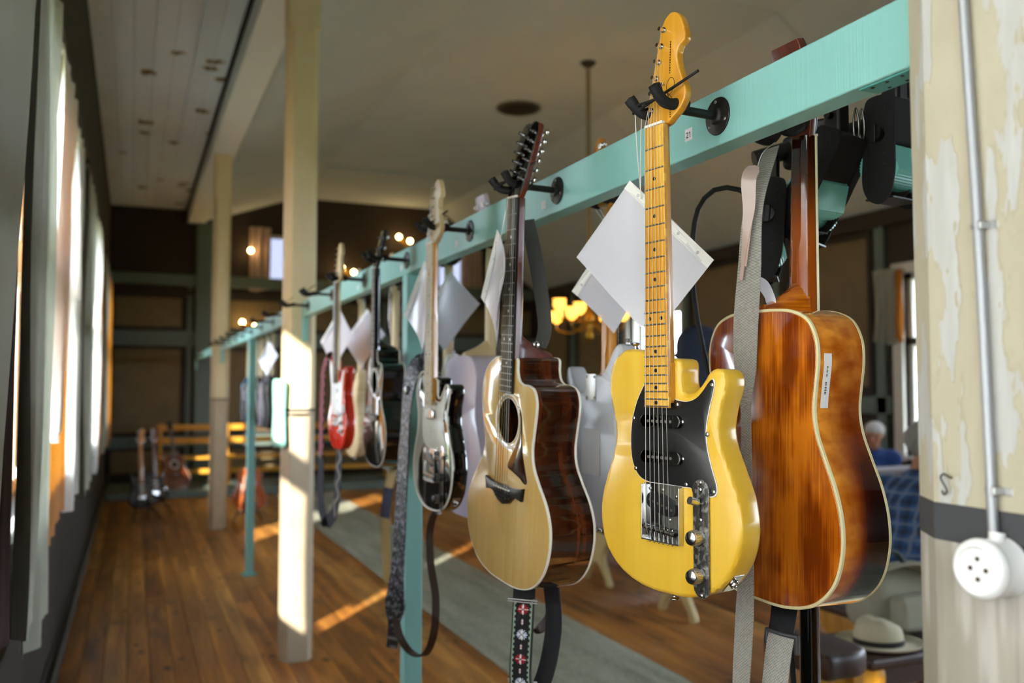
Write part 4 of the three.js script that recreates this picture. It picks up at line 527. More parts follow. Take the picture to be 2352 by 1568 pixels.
{ const g = acoustic({ label: 'brown acoustic guitar leaning against the bench by the far wall', outline: DREAD, top: M.brownTop, side: M.mahoganyNeck, back: M.mahoganyNeck, neck: M.mahoganyNeck, board: M.rosewoodBoard }); g.t.position.copy(P(0.62, 0.11, 13.58)); g.t.rotation.set(-0.3, 12 * DEG, 0.05);
  const h = acoustic({ label: 'amber acoustic guitar standing on the floor behind the slim teal stand', outline: DREAD, top: M.orange, side: M.mahoganyNeck, back: M.mahoganyNeck, neck: M.mahoganyNeck, board: M.rosewoodBoard }); h.t.position.copy(P(1.3, 0.1, 11.0)); h.t.rotation.set(-0.2, -10 * DEG, 0);
  const s = thing('guitar_stand', 'black folding stand on the floor under the amber acoustic', 'stand', P(1.3, 0, 11.0), -10 * DEG); floorStand(s); }
// ---------- straps ----------
const X1 = v3(0, 0, 1), XA = v3(0, 0, -1);
function strap(label, bits, group) { const t = thing('guitar_strap', label, 'strap', null, 0, group); for (const [n, g, m, l] of bits) part(n, g, m, t, l); return t; }
strap('grey webbing strap lying over the sunburst back and hanging to a loop below', [
  ['webbing', ribbon([P(1.05, 2.0, 1.262), P(1.0, 1.886, 1.252), P(0.985, 1.775, 1.247), P(0.985, 1.668, 1.26), P(0.985, 1.592, 1.262), P(0.985, 1.516, 1.262), P(0.975, 1.411, 1.25), P(0.968, 1.302, 1.242), P(0.955, 1.159, 1.237), P(0.95, 1.05, 1.24), P(0.955, 0.99, 1.235), P(0.97, 0.985, 1.22), P(0.985, 1.05, 1.205), P(1.0, 1.125, 1.205), P(1.008, 1.155, 1.207)], [v3(0.1, 0, 1), v3(0.5, 0, 0.9), v3(0.7, 0, 0.7), v3(0.4, 0, 1), v3(0, 0, 1), v3(0, 0, 1), v3(0, 0, 1), v3(0, 0, 1), v3(0, 0, 1), v3(0.2, 0, 1), v3(0.3, 0, 1), v3(0.4, 0, 1), v3(0.5, 0, 1)], (t) => 0.046 - 0.012 * sm(0.3, 0.0, t) - 0.018 * sm(0.27, 0.35, t) * sm(0.56, 0.48, t), 0.0018, 140), M.webGrey],
  ['strap_end', ribbon([P(1.008, 1.16, 1.207), P(1.02, 1.18, 1.215), P(1.045, 1.197, 1.24)], v3(0.5, 0, 1), 0.044, 0.002, 16), M.webBlack, 'black strap end'],
  ['buckle', [...capTube([P(0.998, 1.16, 1.23), P(1.006, 1.158, 1.205), P(1.02, 1.156, 1.182)], 0.004, 16, 8), ...capTube([P(1.02, 1.156, 1.182), P(1.02, 1.13, 1.182)], 0.004, 8, 8), ...capTube([P(0.998, 1.16, 1.23), P(0.996, 1.14, 1.23)], 0.004, 8, 8)], mat(0x3c3d40, 0.4), 'dark plastic slide buckle']]);
strap('black strap with red and pale woven rosettes hanging under the natural acoustic', [
  ['woven_band', ribbon([P(0.80, 1.105, 1.80), P(0.794, 1.04, 1.795), P(0.79, 0.95, 1.797), P(0.79, 0.915, 1.795)], v3(0.72, 0, 0.68), 0.05, 0.003, 40), M.jacquard, 'woven band with red and pale rosettes'],
  ['webbing', [ribbon([P(0.82, 1.135, 1.83), P(0.806, 1.125, 1.81), P(0.80, 1.105, 1.80)], v3(0.72, 0, 0.68), 0.05, 0.004, 12), ribbon([P(0.79, 0.918, 1.797), P(0.795, 0.89, 1.80), P(0.82, 0.885, 1.80), P(0.845, 0.93, 1.795), P(0.862, 1.0, 1.79), P(0.868, 1.06, 1.79), P(0.862, 1.13, 1.79)], v3(0.3, 0, 1), 0.05, 0.003, 50)], M.webBlack],
  ['metal_slide', [...[1.104, 0.93].map((y) => rod(P(0.772, y, 1.823), P(0.820, y, 1.775), 0.002, 8)), ...[1.099, 0.925].map((y) => rod(P(0.772, y, 1.823), P(0.820, y, 1.775), 0.0014, 8))], M.steel]]);
strap('grey worn strap hanging down from the neck of the natural acoustic to its heel', [['webbing', ribbon([P(0.84, 1.96, 1.87), P(0.85, 1.9, 1.86), P(0.862, 1.8, 1.845), P(0.868, 1.7, 1.835), P(0.855, 1.66, 1.835)], [v3(1, 0, 0.2), v3(1, 0, 0.4), v3(0.8, 0, 0.7), v3(0.7, 0, 0.8), v3(0.6, 0, 0.8)], 0.034, 0.002, 50), M.webWorn]]);
strap('short brown leather strap loop hanging behind the natural acoustic', [['leather_band', ribbon([P(0.88, 1.14, 1.95), P(0.885, 1.06, 1.97), P(0.88, 1.01, 1.985), P(0.905, 0.985, 1.975), P(0.93, 1.01, 1.95), P(0.935, 1.08, 1.94), P(0.93, 1.15, 1.93)], v3(0.3, 0, 1), 0.03, 0.003, 50), M.leather]]);
strap('wide grey-black embossed leather strap hanging beside the black electric guitar', [
  ['leather_band', ribbon([P(0.835, 1.625, 2.55), P(0.805, 1.64, 2.585), P(0.782, 1.6, 2.6), P(0.768, 1.52, 2.6), P(0.755, 1.38, 2.588), P(0.75, 1.2, 2.6), P(0.748, 1.0, 2.628), P(0.748, 0.88, 2.655), P(0.75, 0.77, 2.685)], [v3(0.8, 0, 0.7), v3(0.6, 0, 0.8), v3(0.25, 0, 1), v3(0.1, 0, 1), v3(0.1, 0, 1), v3(0.15, 0, 1), v3(0.25, 0, 1), v3(0.7, 0, 0.8), v3(0.9, 0, 0.6)], (t) => t > 0.84 ? lerp(0.075, 0.036, sm(0.84, 0.92, t)) : 0.075, 0.004, 100), M.embossed],
  ['button', new THREE.SphereGeometry(0.013, 18, 12).scale(0.45, 1.1, 1).translate(0.768, 1.56, -2.61), M.steel, 'round silver button'],
  ['tail', ribbon([P(0.752, 0.89, 2.652), P(0.756, 0.83, 2.64), P(0.775, 0.785, 2.60), P(0.795, 0.79, 2.51), P(0.805, 0.86, 2.45), P(0.812, 0.96, 2.45), P(0.812, 1.06, 2.50), P(0.815, 1.15, 2.515), P(0.815, 1.205, 2.47), P(0.812, 1.225, 2.42)], [v3(1, 0, 0.2), v3(1, 0, 0.1), v3(1, 0, 0)], 0.022, 0.004, 110), M.leather, 'narrow brown leather tail looping up to the guitar']]);
strap('black strap with a dull pink running pattern hanging from the red guitar', [
  ['patterned_band', ribbon([P(0.80, 1.70, 3.76), P(0.78, 1.705, 3.80), P(0.762, 1.66, 3.835), P(0.757, 1.55, 3.845), P(0.755, 1.4, 3.85), P(0.755, 1.28, 3.855)], v3(0.15, 0, 1), 0.055, 0.003, 60), M.pinkStrap],
  ['webbing', ribbon([P(0.755, 1.28, 3.857), P(0.755, 1.15, 3.855), P(0.757, 1.05, 3.84), P(0.768, 1.0, 3.79), P(0.785, 1.04, 3.72)], v3(0.3, 0, 1), 0.055, 0.003, 50), M.webBlack],
  ['patterned_end', ribbon([P(0.783, 1.03, 3.73), P(0.79, 1.1, 3.695), P(0.795, 1.2, 3.69), P(0.80, 1.31, 3.69)], v3(0.3, 0, 1), 0.05, 0.003, 40), M.greyPattern, 'grey patterned end'],
  ['buckle', rod(P(0.752, 1.29, 3.885), P(0.752, 1.265, 3.83), 0.006, 8), M.steel]]);
strap('long tan strap loop hanging low from the mint guitar', [['suede_band', ribbon([P(1.06, 1.21, 3.80), P(1.035, 1.1, 3.80), P(1.03, 0.95, 3.80), P(1.035, 0.8, 3.80), P(1.05, 0.71, 3.80), P(1.075, 0.73, 3.80), P(1.085, 0.85, 3.80), P(1.085, 1.05, 3.8), P(1.08, 1.215, 3.8)], v3(0.4, 0, 1), 0.06, 0.004, 80), M.leatherTan], ['cuff', ribbon([P(1.0395, 1.13, 3.80), P(1.030, 1.05, 3.80), P(1.0265, 1.0, 3.80)], v3(0.4, 0, 1), 0.062, 0.007, 14), mat(0x141c30, 0.8), 'dark navy cuff']]);

// ---------- plastic document sleeves hanging by white strings ----------
function sleeve(label, pos, phi, roll, hangTo, o = {}) {
  const t = thing('document_sleeve', label, 'sleeve', pos, faceTurn(phi), 'plastic sleeves hung on the rail'); const g = new THREE.Group(); const W = o.w ?? 0.172, H = o.h ?? 0.222, curl = o.curl ?? 0;
  const bend = (geo) => { const p = geo.attributes.position; for (let i = 0; i < p.count; i++) { const x = p.getX(i), y = p.getY(i); p.setZ(i, p.getZ(i) + curl * (x * x + 0.4 * x * y) + 0.004 * Math.sin(y * 22 + x * 9)); } geo.computeVertexNormals(); return geo.rotateZ(roll); };
  const sheet = (w, h, x, z, th = 0.0005) => new THREE.BoxGeometry(w, h, th, 16, 16, 1).translate(x, 0, z);
  part('plastic_front', bend(sheet(W, H, 0, 0.0010)), M.sleeve, t);
  part('paper', bend(sheet(W - 0.026, H - 0.014, 0.009, 0, 0.0006)), o.paper ?? M.paper, t);
  const s = new THREE.Shape(rect(18, H * 1000)); for (const y of [-0.4, -0.14, 0.14, 0.4]) s.holes.push(new THREE.Path(circ(0.001, y * H * 0.9, 0.0032, 18).reverse())); part('punched_strip', bend(new THREE.ExtrudeGeometry(s, { depth: 0.0006, bevelEnabled: false }).translate(-W / 2 + 0.009, 0, 0.0016)), M.white, t, 'white strip with punched holes');
  if (hangTo) { const R = new THREE.Matrix4().makeRotationY(faceTurn(phi)).setPosition(pos), a = v3(-W / 2 + 0.010, H * 0.36 * (o.end ?? 1), 0.002).applyAxisAngle(v3(0, 0, 1), roll); const loc = hangTo.clone().applyMatrix4(R.clone().invert()); part('string', [tube([a, a.clone().lerp(loc, 0.5).add(v3(0.002, 0, 0.002)), loc.clone().add(v3(0.004, 0, 0))], 0.0009, 16, 5), tube([a.clone().add(v3(0.001, 0, 0)), a.clone().lerp(loc, 0.5).add(v3(-0.004, 0, 0.002)), loc.clone().add(v3(-0.008, 0, 0.002))], 0.0009, 16, 5)], M.whiteString, t); }
  return t;
}
sleeve('plain white sheet in a plastic sleeve hanging behind the yellow guitar neck', P(0.845, 1.803, 1.375), 27, -134 * DEG, P(0.772, 2.03, 1.258), { end: -0.9, w: 0.18, h: 0.234 });
sleeve('plastic sleeve seen edge-on beside the neck of the natural acoustic', P(0.77, 1.79, 1.87), -12, -52 * DEG, P(0.79, 2.03, 1.84), { curl: 1.6 });
sleeve('creased plastic sleeve hanging just left of the black electric guitar neck', P(0.83, 1.82, 2.62), 4, -45 * DEG, P(0.80, 2.03, 2.44), { curl: 1.5 });
sleeve('greyish sheet in a sleeve to the right of the black electric guitar neck', P(1.02, 1.84, 2.96), 30, -45 * DEG, P(1.01, 2.0, 2.98), { curl: -1 });
sleeve('plastic sleeve with cream spine hanging in front of the honey coloured neck', P(1.0, 1.815, 1.735), 22, -42 * DEG, P(1.03, 2.0, 1.87), { curl: 1.2, w: 0.155, h: 0.195 });
sleeve('white sheet in a sleeve left of the red guitar neck', P(0.86, 1.79, 4.05), 20, -50 * DEG, P(0.8, 2.0, 3.74));
sleeve('white sheet in a sleeve between the red guitar and the small black acoustic', P(1.0, 1.8, 4.1), 30, -48 * DEG, P(1.02, 2.0, 4.2));
sleeve('narrow glimpse of a sleeve beside the pale neck of the mint guitar', P(1.0, 1.88, 3.65), -10, -45 * DEG, P(1.02, 2.0, 3.7), { w: 0.12, h: 0.16 });
sleeve('grey sheet in a sleeve hanging on the farther rail above the back row', P(0.99, 1.8, 7.25), 25, -45 * DEG, P(1.0, 2.0, 7.3));
{ // folded sleeve hanging on edge over the sunburst guitar
  const t = thing('document_sleeve', 'folded pinkish plastic sleeve hanging on edge in front of the sunburst neck', 'sleeve', null, 0, 'plastic sleeves hung on the rail');
  part('plastic_front', ribbon([P(0.998, 1.955, 1.238), P(0.985, 1.94, 1.242), P(0.982, 1.88, 1.242), P(0.975, 1.82, 1.245), P(0.97, 1.755, 1.25)], [v3(0.7, 0, 0.7), v3(0.7, 0, 0.7), v3(0.6, 0, 0.8), v3(0.5, 0, 0.8), v3(0.5, 0, 0.8)], (q) => 0.026 * (0.4 + 0.6 * sm(0, 0.12, q)) - 0.02 * sm(0.25, 1, q), 0.004, 40), mat(0xd8bfb4, 0.18, { transmission: 0.35, thickness: 0, clearcoat: 0.8 }), t);
  part('paper', ribbon([P(0.992, 1.945, 1.240), P(0.984, 1.88, 1.239), P(0.976, 1.82, 1.242), P(0.972, 1.78, 1.246)], v3(0.6, 0, 0.8), 0.010, 0.001, 30), mat(0xc9a898, 0.7), t);
  part('string', tube([P(0.998, 1.953, 1.239), P(1.02, 1.985, 1.25), P(1.06, 2.012, 1.265)], 0.001, 14, 5), M.whiteString, t);
}
{ // sign on the far post
  const c = document.createElement('canvas'); c.width = 128; c.height = 512; const x = c.getContext('2d'); x.fillStyle = '#86c2b6'; x.fillRect(0, 0, 128, 512); x.fillStyle = '#e6f0ee'; for (const [y, h, w] of [[30, 36, 70], [110, 30, 60], [160, 34, 76], [216, 20, 60], [270, 60, 72], [340, 70, 66], [440, 34, 60]]) x.fillRect(64 - w / 2, y, w, h);
  const tx = new THREE.CanvasTexture(c); tx.colorSpace = THREE.SRGBColorSpace; const s = thing('hanging_sign', 'pale teal sign board with white marks tied to the sunlit post', 'sign', P(0.775, 1.42, 5.25));
  const g = extr(smooth([[-70, -190], [0, -196], [70, -190], [74, -100], [68, 0], [74, 100], [70, 190], [0, 196], [-70, 190], [-74, 100], [-68, 0], [-74, -100]], 80), 0.018, 0.003); const uv = g.attributes.uv, p = g.attributes.position; for (let i = 0; i < uv.count; i++) uv.setXY(i, (p.getX(i) + 0.075) / 0.15, (p.getY(i) + 0.197) / 0.394); part('board', g, mat(0xffffff, 0.5, { map: tx }), s); s.rotation.y = faceTurn(16);
  const w = thing('tie_wire', 'thin black wire tied round the sunlit post to hold the sign', 'wire', P(0.8925, 1.412, 5.31)); part('loop', tube(chamfered(0.172, 0.197, 0.034, 0.05).map((q) => v3(q.x, 0, q.y)), 0.005, 80, 6, true), M.black, w);
}
// ---------- curtains ----------
function drape(d0, d1, X, y0, y1, folds, amp, o = {}) { // cloth hung along the wall; taper(v) gives [d0, d1] at height share v
  const nu = folds * 14, nv = 30, g = new THREE.PlaneGeometry(1, 1, nu, nv), p = g.attributes.position, uv = g.attributes.uv, s = o.seed ?? 0;
  for (let i = 0; i < p.count; i++) { const u = p.getX(i) + 0.5, v = p.getY(i) + 0.5; const [a, b] = o.taper ? o.taper(v) : [d0, d1]; const w = Math.sin((u * folds + 0.25 * Math.sin(v * 3 + s) + s) * 2 * Math.PI) + 0.35 * Math.sin((u * folds * 2.3 + v + s * 2) * 2 * Math.PI); const y = lerp(y0, y1, v) - (1 - v) * 0.02 * Math.sin(u * 5 + s);
    const q = P(X + amp * w * (0.7 + 0.5 * (1 - v)) + (o.lean ?? 0) * (1 - v), y, lerp(a, b, u)); p.setXYZ(i, q.x, q.y, q.z); uv.setXY(i, u * (b - a) * 1.4, v * (y1 - y0)); }
  g.computeVertexNormals(); return g;
}
const curtainOf = (label, geo, m) => { const t = thing('curtain', label, 'curtain'); part('fabric', geo, m, t); part('heading_tape', (() => { geo.computeBoundingBox(); const b = geo.boundingBox; return box(0.012, 0.05, b.max.z - b.min.z, (b.min.x + b.max.x) / 2, b.max.y - 0.01, (b.min.z + b.max.z) / 2, 0.003); })(), m, t); return t; };
curtainOf('grey-beige curtain at the extreme left edge, nearest the camera', drape(2.1, 2.62, -0.255, 0.9, 3.0, 2, 0.016, { seed: 0.2, taper: (v) => [1.5, 1.86 + 0.86 * v] }), M.curtGrey);
curtainOf('dark wine-brown curtain behind the nearest grey-beige one', drape(2.2, 2.76, -0.300, 0.88, 3.0, 3, 0.012, { seed: 0.6 }), M.curtWine);
curtainOf('narrow grey curtain right of the dark wine-brown one', drape(2.78, 3.12, -0.275, 0.88, 3.0, 2, 0.018, { seed: 0.1 }), M.curtGrey);
curtainOf('long grey curtain hanging lowest beside the bright golden one', drape(3.14, 3.66, -0.285, 0.74, 3.0, 2, 0.02, { seed: 0.4 }), M.curtSage);
curtainOf('bright cream curtain gathered to a point, glowing with daylight, second window', drape(4.1, 4.9, -0.30, 1.36, 3.02, 3, 0.02, { seed: 0.3, taper: (v) => [4.1, lerp(4.16, 4.95, Math.pow(v, 0.8))] }), M.curtCream);
curtainOf('golden ochre curtain glowing with daylight under the bright cream one', drape(4.16, 5.3, -0.328, 0.92, 3.02, 4, 0.014, { seed: 0.8 }), M.curtGold);
curtainOf('white curtain edge right of the golden ochre one', drape(5.25, 5.95, -0.31, 0.92, 3.02, 3, 0.02, { seed: 0.5 }), M.curtCream);
curtainOf('sage grey curtain of the third window with a tapered lit edge', drape(6.3, 7.6, -0.30, 0.86, 3.02, 4, 0.022, { seed: 0.15 }), M.curtSage);
curtainOf('cream curtain on the far side of the third window', drape(8.25, 9.1, -0.30, 0.86, 3.0, 3, 0.025, { seed: 0.9 }), M.curtCream);
curtainOf('ochre curtain next to the cream one at the third window', drape(9.1, 9.9, -0.31, 0.86, 3.0, 3, 0.02, { seed: 0.7 }), M.curtGold);
curtainOf('sage curtain on the near side of the farthest window', drape(10.5, 11.9, -0.30, 0.86, 3.0, 4, 0.022, { seed: 0.35 }), M.curtSage);
curtainOf('ochre curtain on the far side of the farthest window', drape(12.4, 13.9, -0.30, 0.82, 3.0, 4, 0.022, { seed: 0.55 }), M.curtGold);
curtainOf('unseen cream curtain on the window beside the camera, drawn to soften its light', drape(-0.9, 1.47, -0.30, 0.86, 3.0, 9, 0.022, { seed: 0.25 }), M.curtCream);  // out of view, drawn to soften daylight on the near guitars
curtainOf('unseen cream curtain on the near side of the window beside the camera', drape(-2.3, -1.68, -0.29, 0.86, 3.0, 3, 0.022, { seed: 0.65 }), M.curtCream);  // out of view, limits the daylight entering beside the camera
winA.forEach(([a, b], i) => { const t = thing('curtain_rod', ['dark curtain rod over the window beside the camera', 'dark curtain rod over the second window with the golden curtain', 'dark curtain rod over the third window', 'dark curtain rod over the farthest window'][i], 'curtain rod', P(-0.30, 3.03, i === 1 ? 2.0 : a - 0.9)); const L = b - a + (i === 1 ? 1.7 : 1.4); part('rod', rod(v3(0, 0, 0), v3(0, 0, -L), 0.014, 10), M.iron, t); part('bracket', [box(0.07, 0.02, 0.02, -0.03, 0, -0.1), box(0.07, 0.02, 0.02, -0.03, 0, -L + 0.1)], M.iron, t); });
curtainOf('striped cream and grey curtain beside the window behind the seated man', drape(6.42, 6.7, 6.82, 2.0, 2.72, 3, 0.02), M.curtSage); curtainOf('golden inner curtain at the window behind the seated man', drape(6.36, 6.45, 6.84, 2.02, 2.7, 2, 0.012), M.curtGold);
const drapeX = (x0, x1, d, y0, y1, folds, s) => { const g = drape(0, 1, 0, y0, y1, folds, 0.02, { seed: s }); const p = g.attributes.position; for (let i = 0; i < p.count; i++) { const q = P(lerp(x0, x1, -p.getZ(i)), p.getY(i), d + p.getX(i)); p.setXYZ(i, q.x, q.y, q.z); } g.computeVertexNormals(); return g; };
curtainOf('pinkish curtain left of the left high window in the end wall', drapeX(1.72, 2.06, 14.93, 3.15, 4.2, 3, 0.1), curtain(0xb9a090, 0.2)); curtainOf('pinkish curtain right of the right high window in the end wall', drapeX(5.44, 5.8, 14.93, 3.15, 4.2, 3, 0.4), curtain(0xb9a090, 0.2));

// ---------- benches ----------
function slatBench(x0, x1, d, label) { const t = thing('slatted_bench', label, 'bench', P((x0 + x1) / 2, 0.1, d)), L = x1 - x0;
  for (const y of [0.86, 0.66]) part('back_slat', uvBox(box(L, 0.085, 0.025, 0, y, -0.2, 0.006, 2), 'x'), M.ochre, t); part('seat', uvBox(box(L, 0.04, 0.38, 0, 0.42, 0, 0.012, 2), 'x'), M.ochre, t); part('lower_rail', uvBox(box(L, 0.07, 0.025, 0, 0.22, 0.1, 0.005, 1), 'x'), M.ochre, t);
  for (const x of [-L / 2 + 0.05, 0, L / 2 - 0.05]) { part('leg', box(0.05, 0.42, 0.05, x, 0.21, 0.15, 0.006), M.ochre, t); part('back_post', box(0.05, 0.92, 0.05, x, 0.46, -0.17, 0.006), M.ochre, t); } return t; }
slatBench(0.35, 2.35, 14.1, 'yellow ochre slatted bench by the end wall behind the two far posts'); slatBench(2.5, 5.2, 14.1, 'long yellow ochre slatted bench by the end wall behind the hanging guitars');
function pew(x0, x1, d, label, o = {}) { const t = thing('church_bench', label, 'bench', P(x0, 0, d)), L = x1 - x0, em = o.end ?? M.creamWood;
  part('seat', uvBox(box(L, 0.045, 0.40, L / 2, 0.4375, 0, 0.016, 3), 'x'), M.pewDark, t); part('apron', box(L - 0.2, 0.09, 0.025, L / 2, 0.37, 0.14), M.pewDark, t);
  if (o.back) { part('backrest', uvBox(box(L, 0.30, 0.03, L / 2, 0.74, -0.2, 0.01, 2), 'x'), M.pewDark, t); part('top_rail', uvBox(box(L, 0.06, 0.05, L / 2, 0.9, -0.2, 0.018, 3), 'x'), M.pewDark, t); }
  for (const x of [0.06, L - 0.06]) { const e = part('end_panel', extr(smooth([[-190, 415], [-60, 415], [60, 415], [190, 415], [196, 360], [150, 300], [120, 230], [135, 160], [180, 95], [215, 40], [222, 2], [165, 2], [150, 40], [105, 95], [60, 140], [0, 160], [-60, 140], [-105, 95], [-150, 40], [-165, 2], [-222, 2], [-215, 40], [-180, 95], [-135, 160], [-120, 230], [-150, 300], [-196, 360]], 150), 0.045, 0.012, [], 3), em, t); e.rotation.y = Math.PI / 2; e.position.x = x + 0.02; }
  if (o.back) for (const x of [0.06, L - 0.06]) part('back_post', box(0.045, 0.5, 0.045, x, 0.66, -0.19, 0.01, 2), em, t); return t; }
pew(3.42, 6.4, 5.22, 'dark church bench with curved cream end legs behind the yellow guitar', { back: true }); pew(3.42, 5.7, 6.36, 'dark church bench with curved cream end legs, farther behind the acoustic guitar', { back: true }); pew(3.42, 6.4, 7.6, 'dark church bench third from the front with cream legs', { back: true }); pew(3.42, 6.4, 8.9, 'dark church bench farthest back with cream legs', { back: true });
pew(2.78, 5.6, 2.98, 'dark bench with carved ochre end carrying the straw hat', { end: M.ochre }); pew(3.3, 5.8, 3.5, 'dark bench on which the plaid-shirted person sits', { end: M.ochre });
{ const t = thing('side_table', 'dark low table with rounded end beside the sunburst guitar', 'table', P(2.2, 0, 2.66)); part('tabletop', extr(smooth([[80, -170], [140, -175], [230, -175], [300, -130], [318, 0], [300, 130], [230, 175], [140, 175], [80, 170], [70, 0]], 100), 0.09, 0.02).rotateX(-Math.PI / 2).translate(0, 0.615, 0), M.pewDark, t); for (const [x, z] of [[0.11, 0.12], [0.11, -0.12], [0.25, 0.12], [0.25, -0.12]]) part('leg', box(0.05, 0.53, 0.05, x, 0.265, z, 0.006), M.ochre, t); }
{ // straw hat on the bench
  const t = thing('straw_hat', 'pale straw hat with black band lying on the dark bench', 'hat', P(2.99, 0.461, 2.95)); 
  const crown = lathe([[0.094, 0], [0.093, 0.03], [0.088, 0.07], [0.078, 0.098], [0.06, 0.112], [0.03, 0.117], [0, 0.118]], 40), p = crown.attributes.position; for (let i = 0; i < p.count; i++) { const x = p.getX(i), y = p.getY(i), z = p.getZ(i), top = sm(0.05, 0.118, y); p.setXYZ(i, x * 1.12, y - top * 0.03 * Math.exp(-(z * z) / 0.0009) * sm(-0.10, 0.08, x) - top * 0.012 * (x > 0 ? 1 : 0), z * (1 - 0.28 * top * sm(0.0, 0.1, x))); } crown.computeVertexNormals();
  part('crown', crown, M.hat, t); part('band', lathe([[0.0955, 0.006], [0.0955, 0.03]], 40).scale(1.12, 1, 1), M.black, t); const brim = lathe([[0.09, 0.003], [0.12, 0.0], [0.15, 0.003], [0.166, 0.012], [0.168, 0.016], [0.164, 0.0155], [0.148, 0.0075], [0.12, 0.004], [0.09, 0.008]], 48).scale(1.1, 1, 1); part('brim', brim, M.hat, t); t.rotation.y = -0.35; }
{ // bag behind the hat
  const t = thing('canvas_bag', 'rumpled greyish white bag on the bench behind the straw hat', 'bag', P(3.24, 0.46, 3.13)); const lump = (w, h, d, x, y, z, s, m, n) => { const g = box(w, h, d, 0, 0, 0, Math.min(w, h, d) * 0.35, 6), p = g.attributes.position; for (let i = 0; i < p.count; i++) { const q = [p.getX(i), p.getY(i), p.getZ(i)], k = 0.02 * (vn(q[0] * 14 + 9, q[1] * 14 + q[2] * 11 + 9, s) - 0.5); p.setXYZ(i, q[0] * (1 + k * 4), q[1] * (1 + k * 5) - 0.25 * q[0] * q[0], q[2] + k); } g.computeVertexNormals(); g.translate(x, y, z); return part(n, g, m, t); };
  lump(0.46, 0.28, 0.24, 0.06, 0.145, -0.02, 5, M.bag, 'body'); lump(0.2, 0.16, 0.1, 0.0, 0.1, 0.13, 6, M.bag, 'front_pocket'); part('flap', ribbon([v3(-0.13, 0.27, 0.02), v3(-0.02, 0.298, 0.06), v3(0.1, 0.29, 0.09), v3(0.22, 0.22, 0.1)], v3(0, 0.2, 1), 0.16, 0.012, 24), M.bag, t); part('handle', tube([v3(-0.1, 0.27, -0.02), v3(-0.06, 0.33, 0), v3(0.05, 0.34, 0), v3(0.1, 0.28, 0)], 0.012, 24, 8), M.bagDark, t); }
{ const t = thing('padded_case', 'tall dark navy case with rounded top standing on a bench behind the yellow guitar', 'case', P(3.63, 0.461, 5.12), -0.3); part('shell', extr([...mm([[-145, 0], [145, 0], [145, 1400]]), ...circ(0, 1.40, 0.145, 36).slice(1, 18), ...mm([[-145, 1400]])], 0.18, 0.03, [], 4), M.navy, t); part('zip', tube([v3(-0.145, 0.05, -0.09), v3(-0.146, 0.7, -0.09), v3(-0.145, 1.4, -0.09), v3(-0.103, 1.504, -0.09), v3(0, 1.546, -0.09), v3(0.103, 1.504, -0.09), v3(0.145, 1.4, -0.09), v3(0.146, 0.7, -0.09), v3(0.145, 0.05, -0.09)], 0.006, 80, 6), M.black, t); part('warm_spot', new THREE.SphereGeometry(0.022, 16, 10).scale(1, 1, 0.3).translate(0.05, 1.33, 0.001), M.brass, t); }  // small warm brass-coloured spot near the rounded top

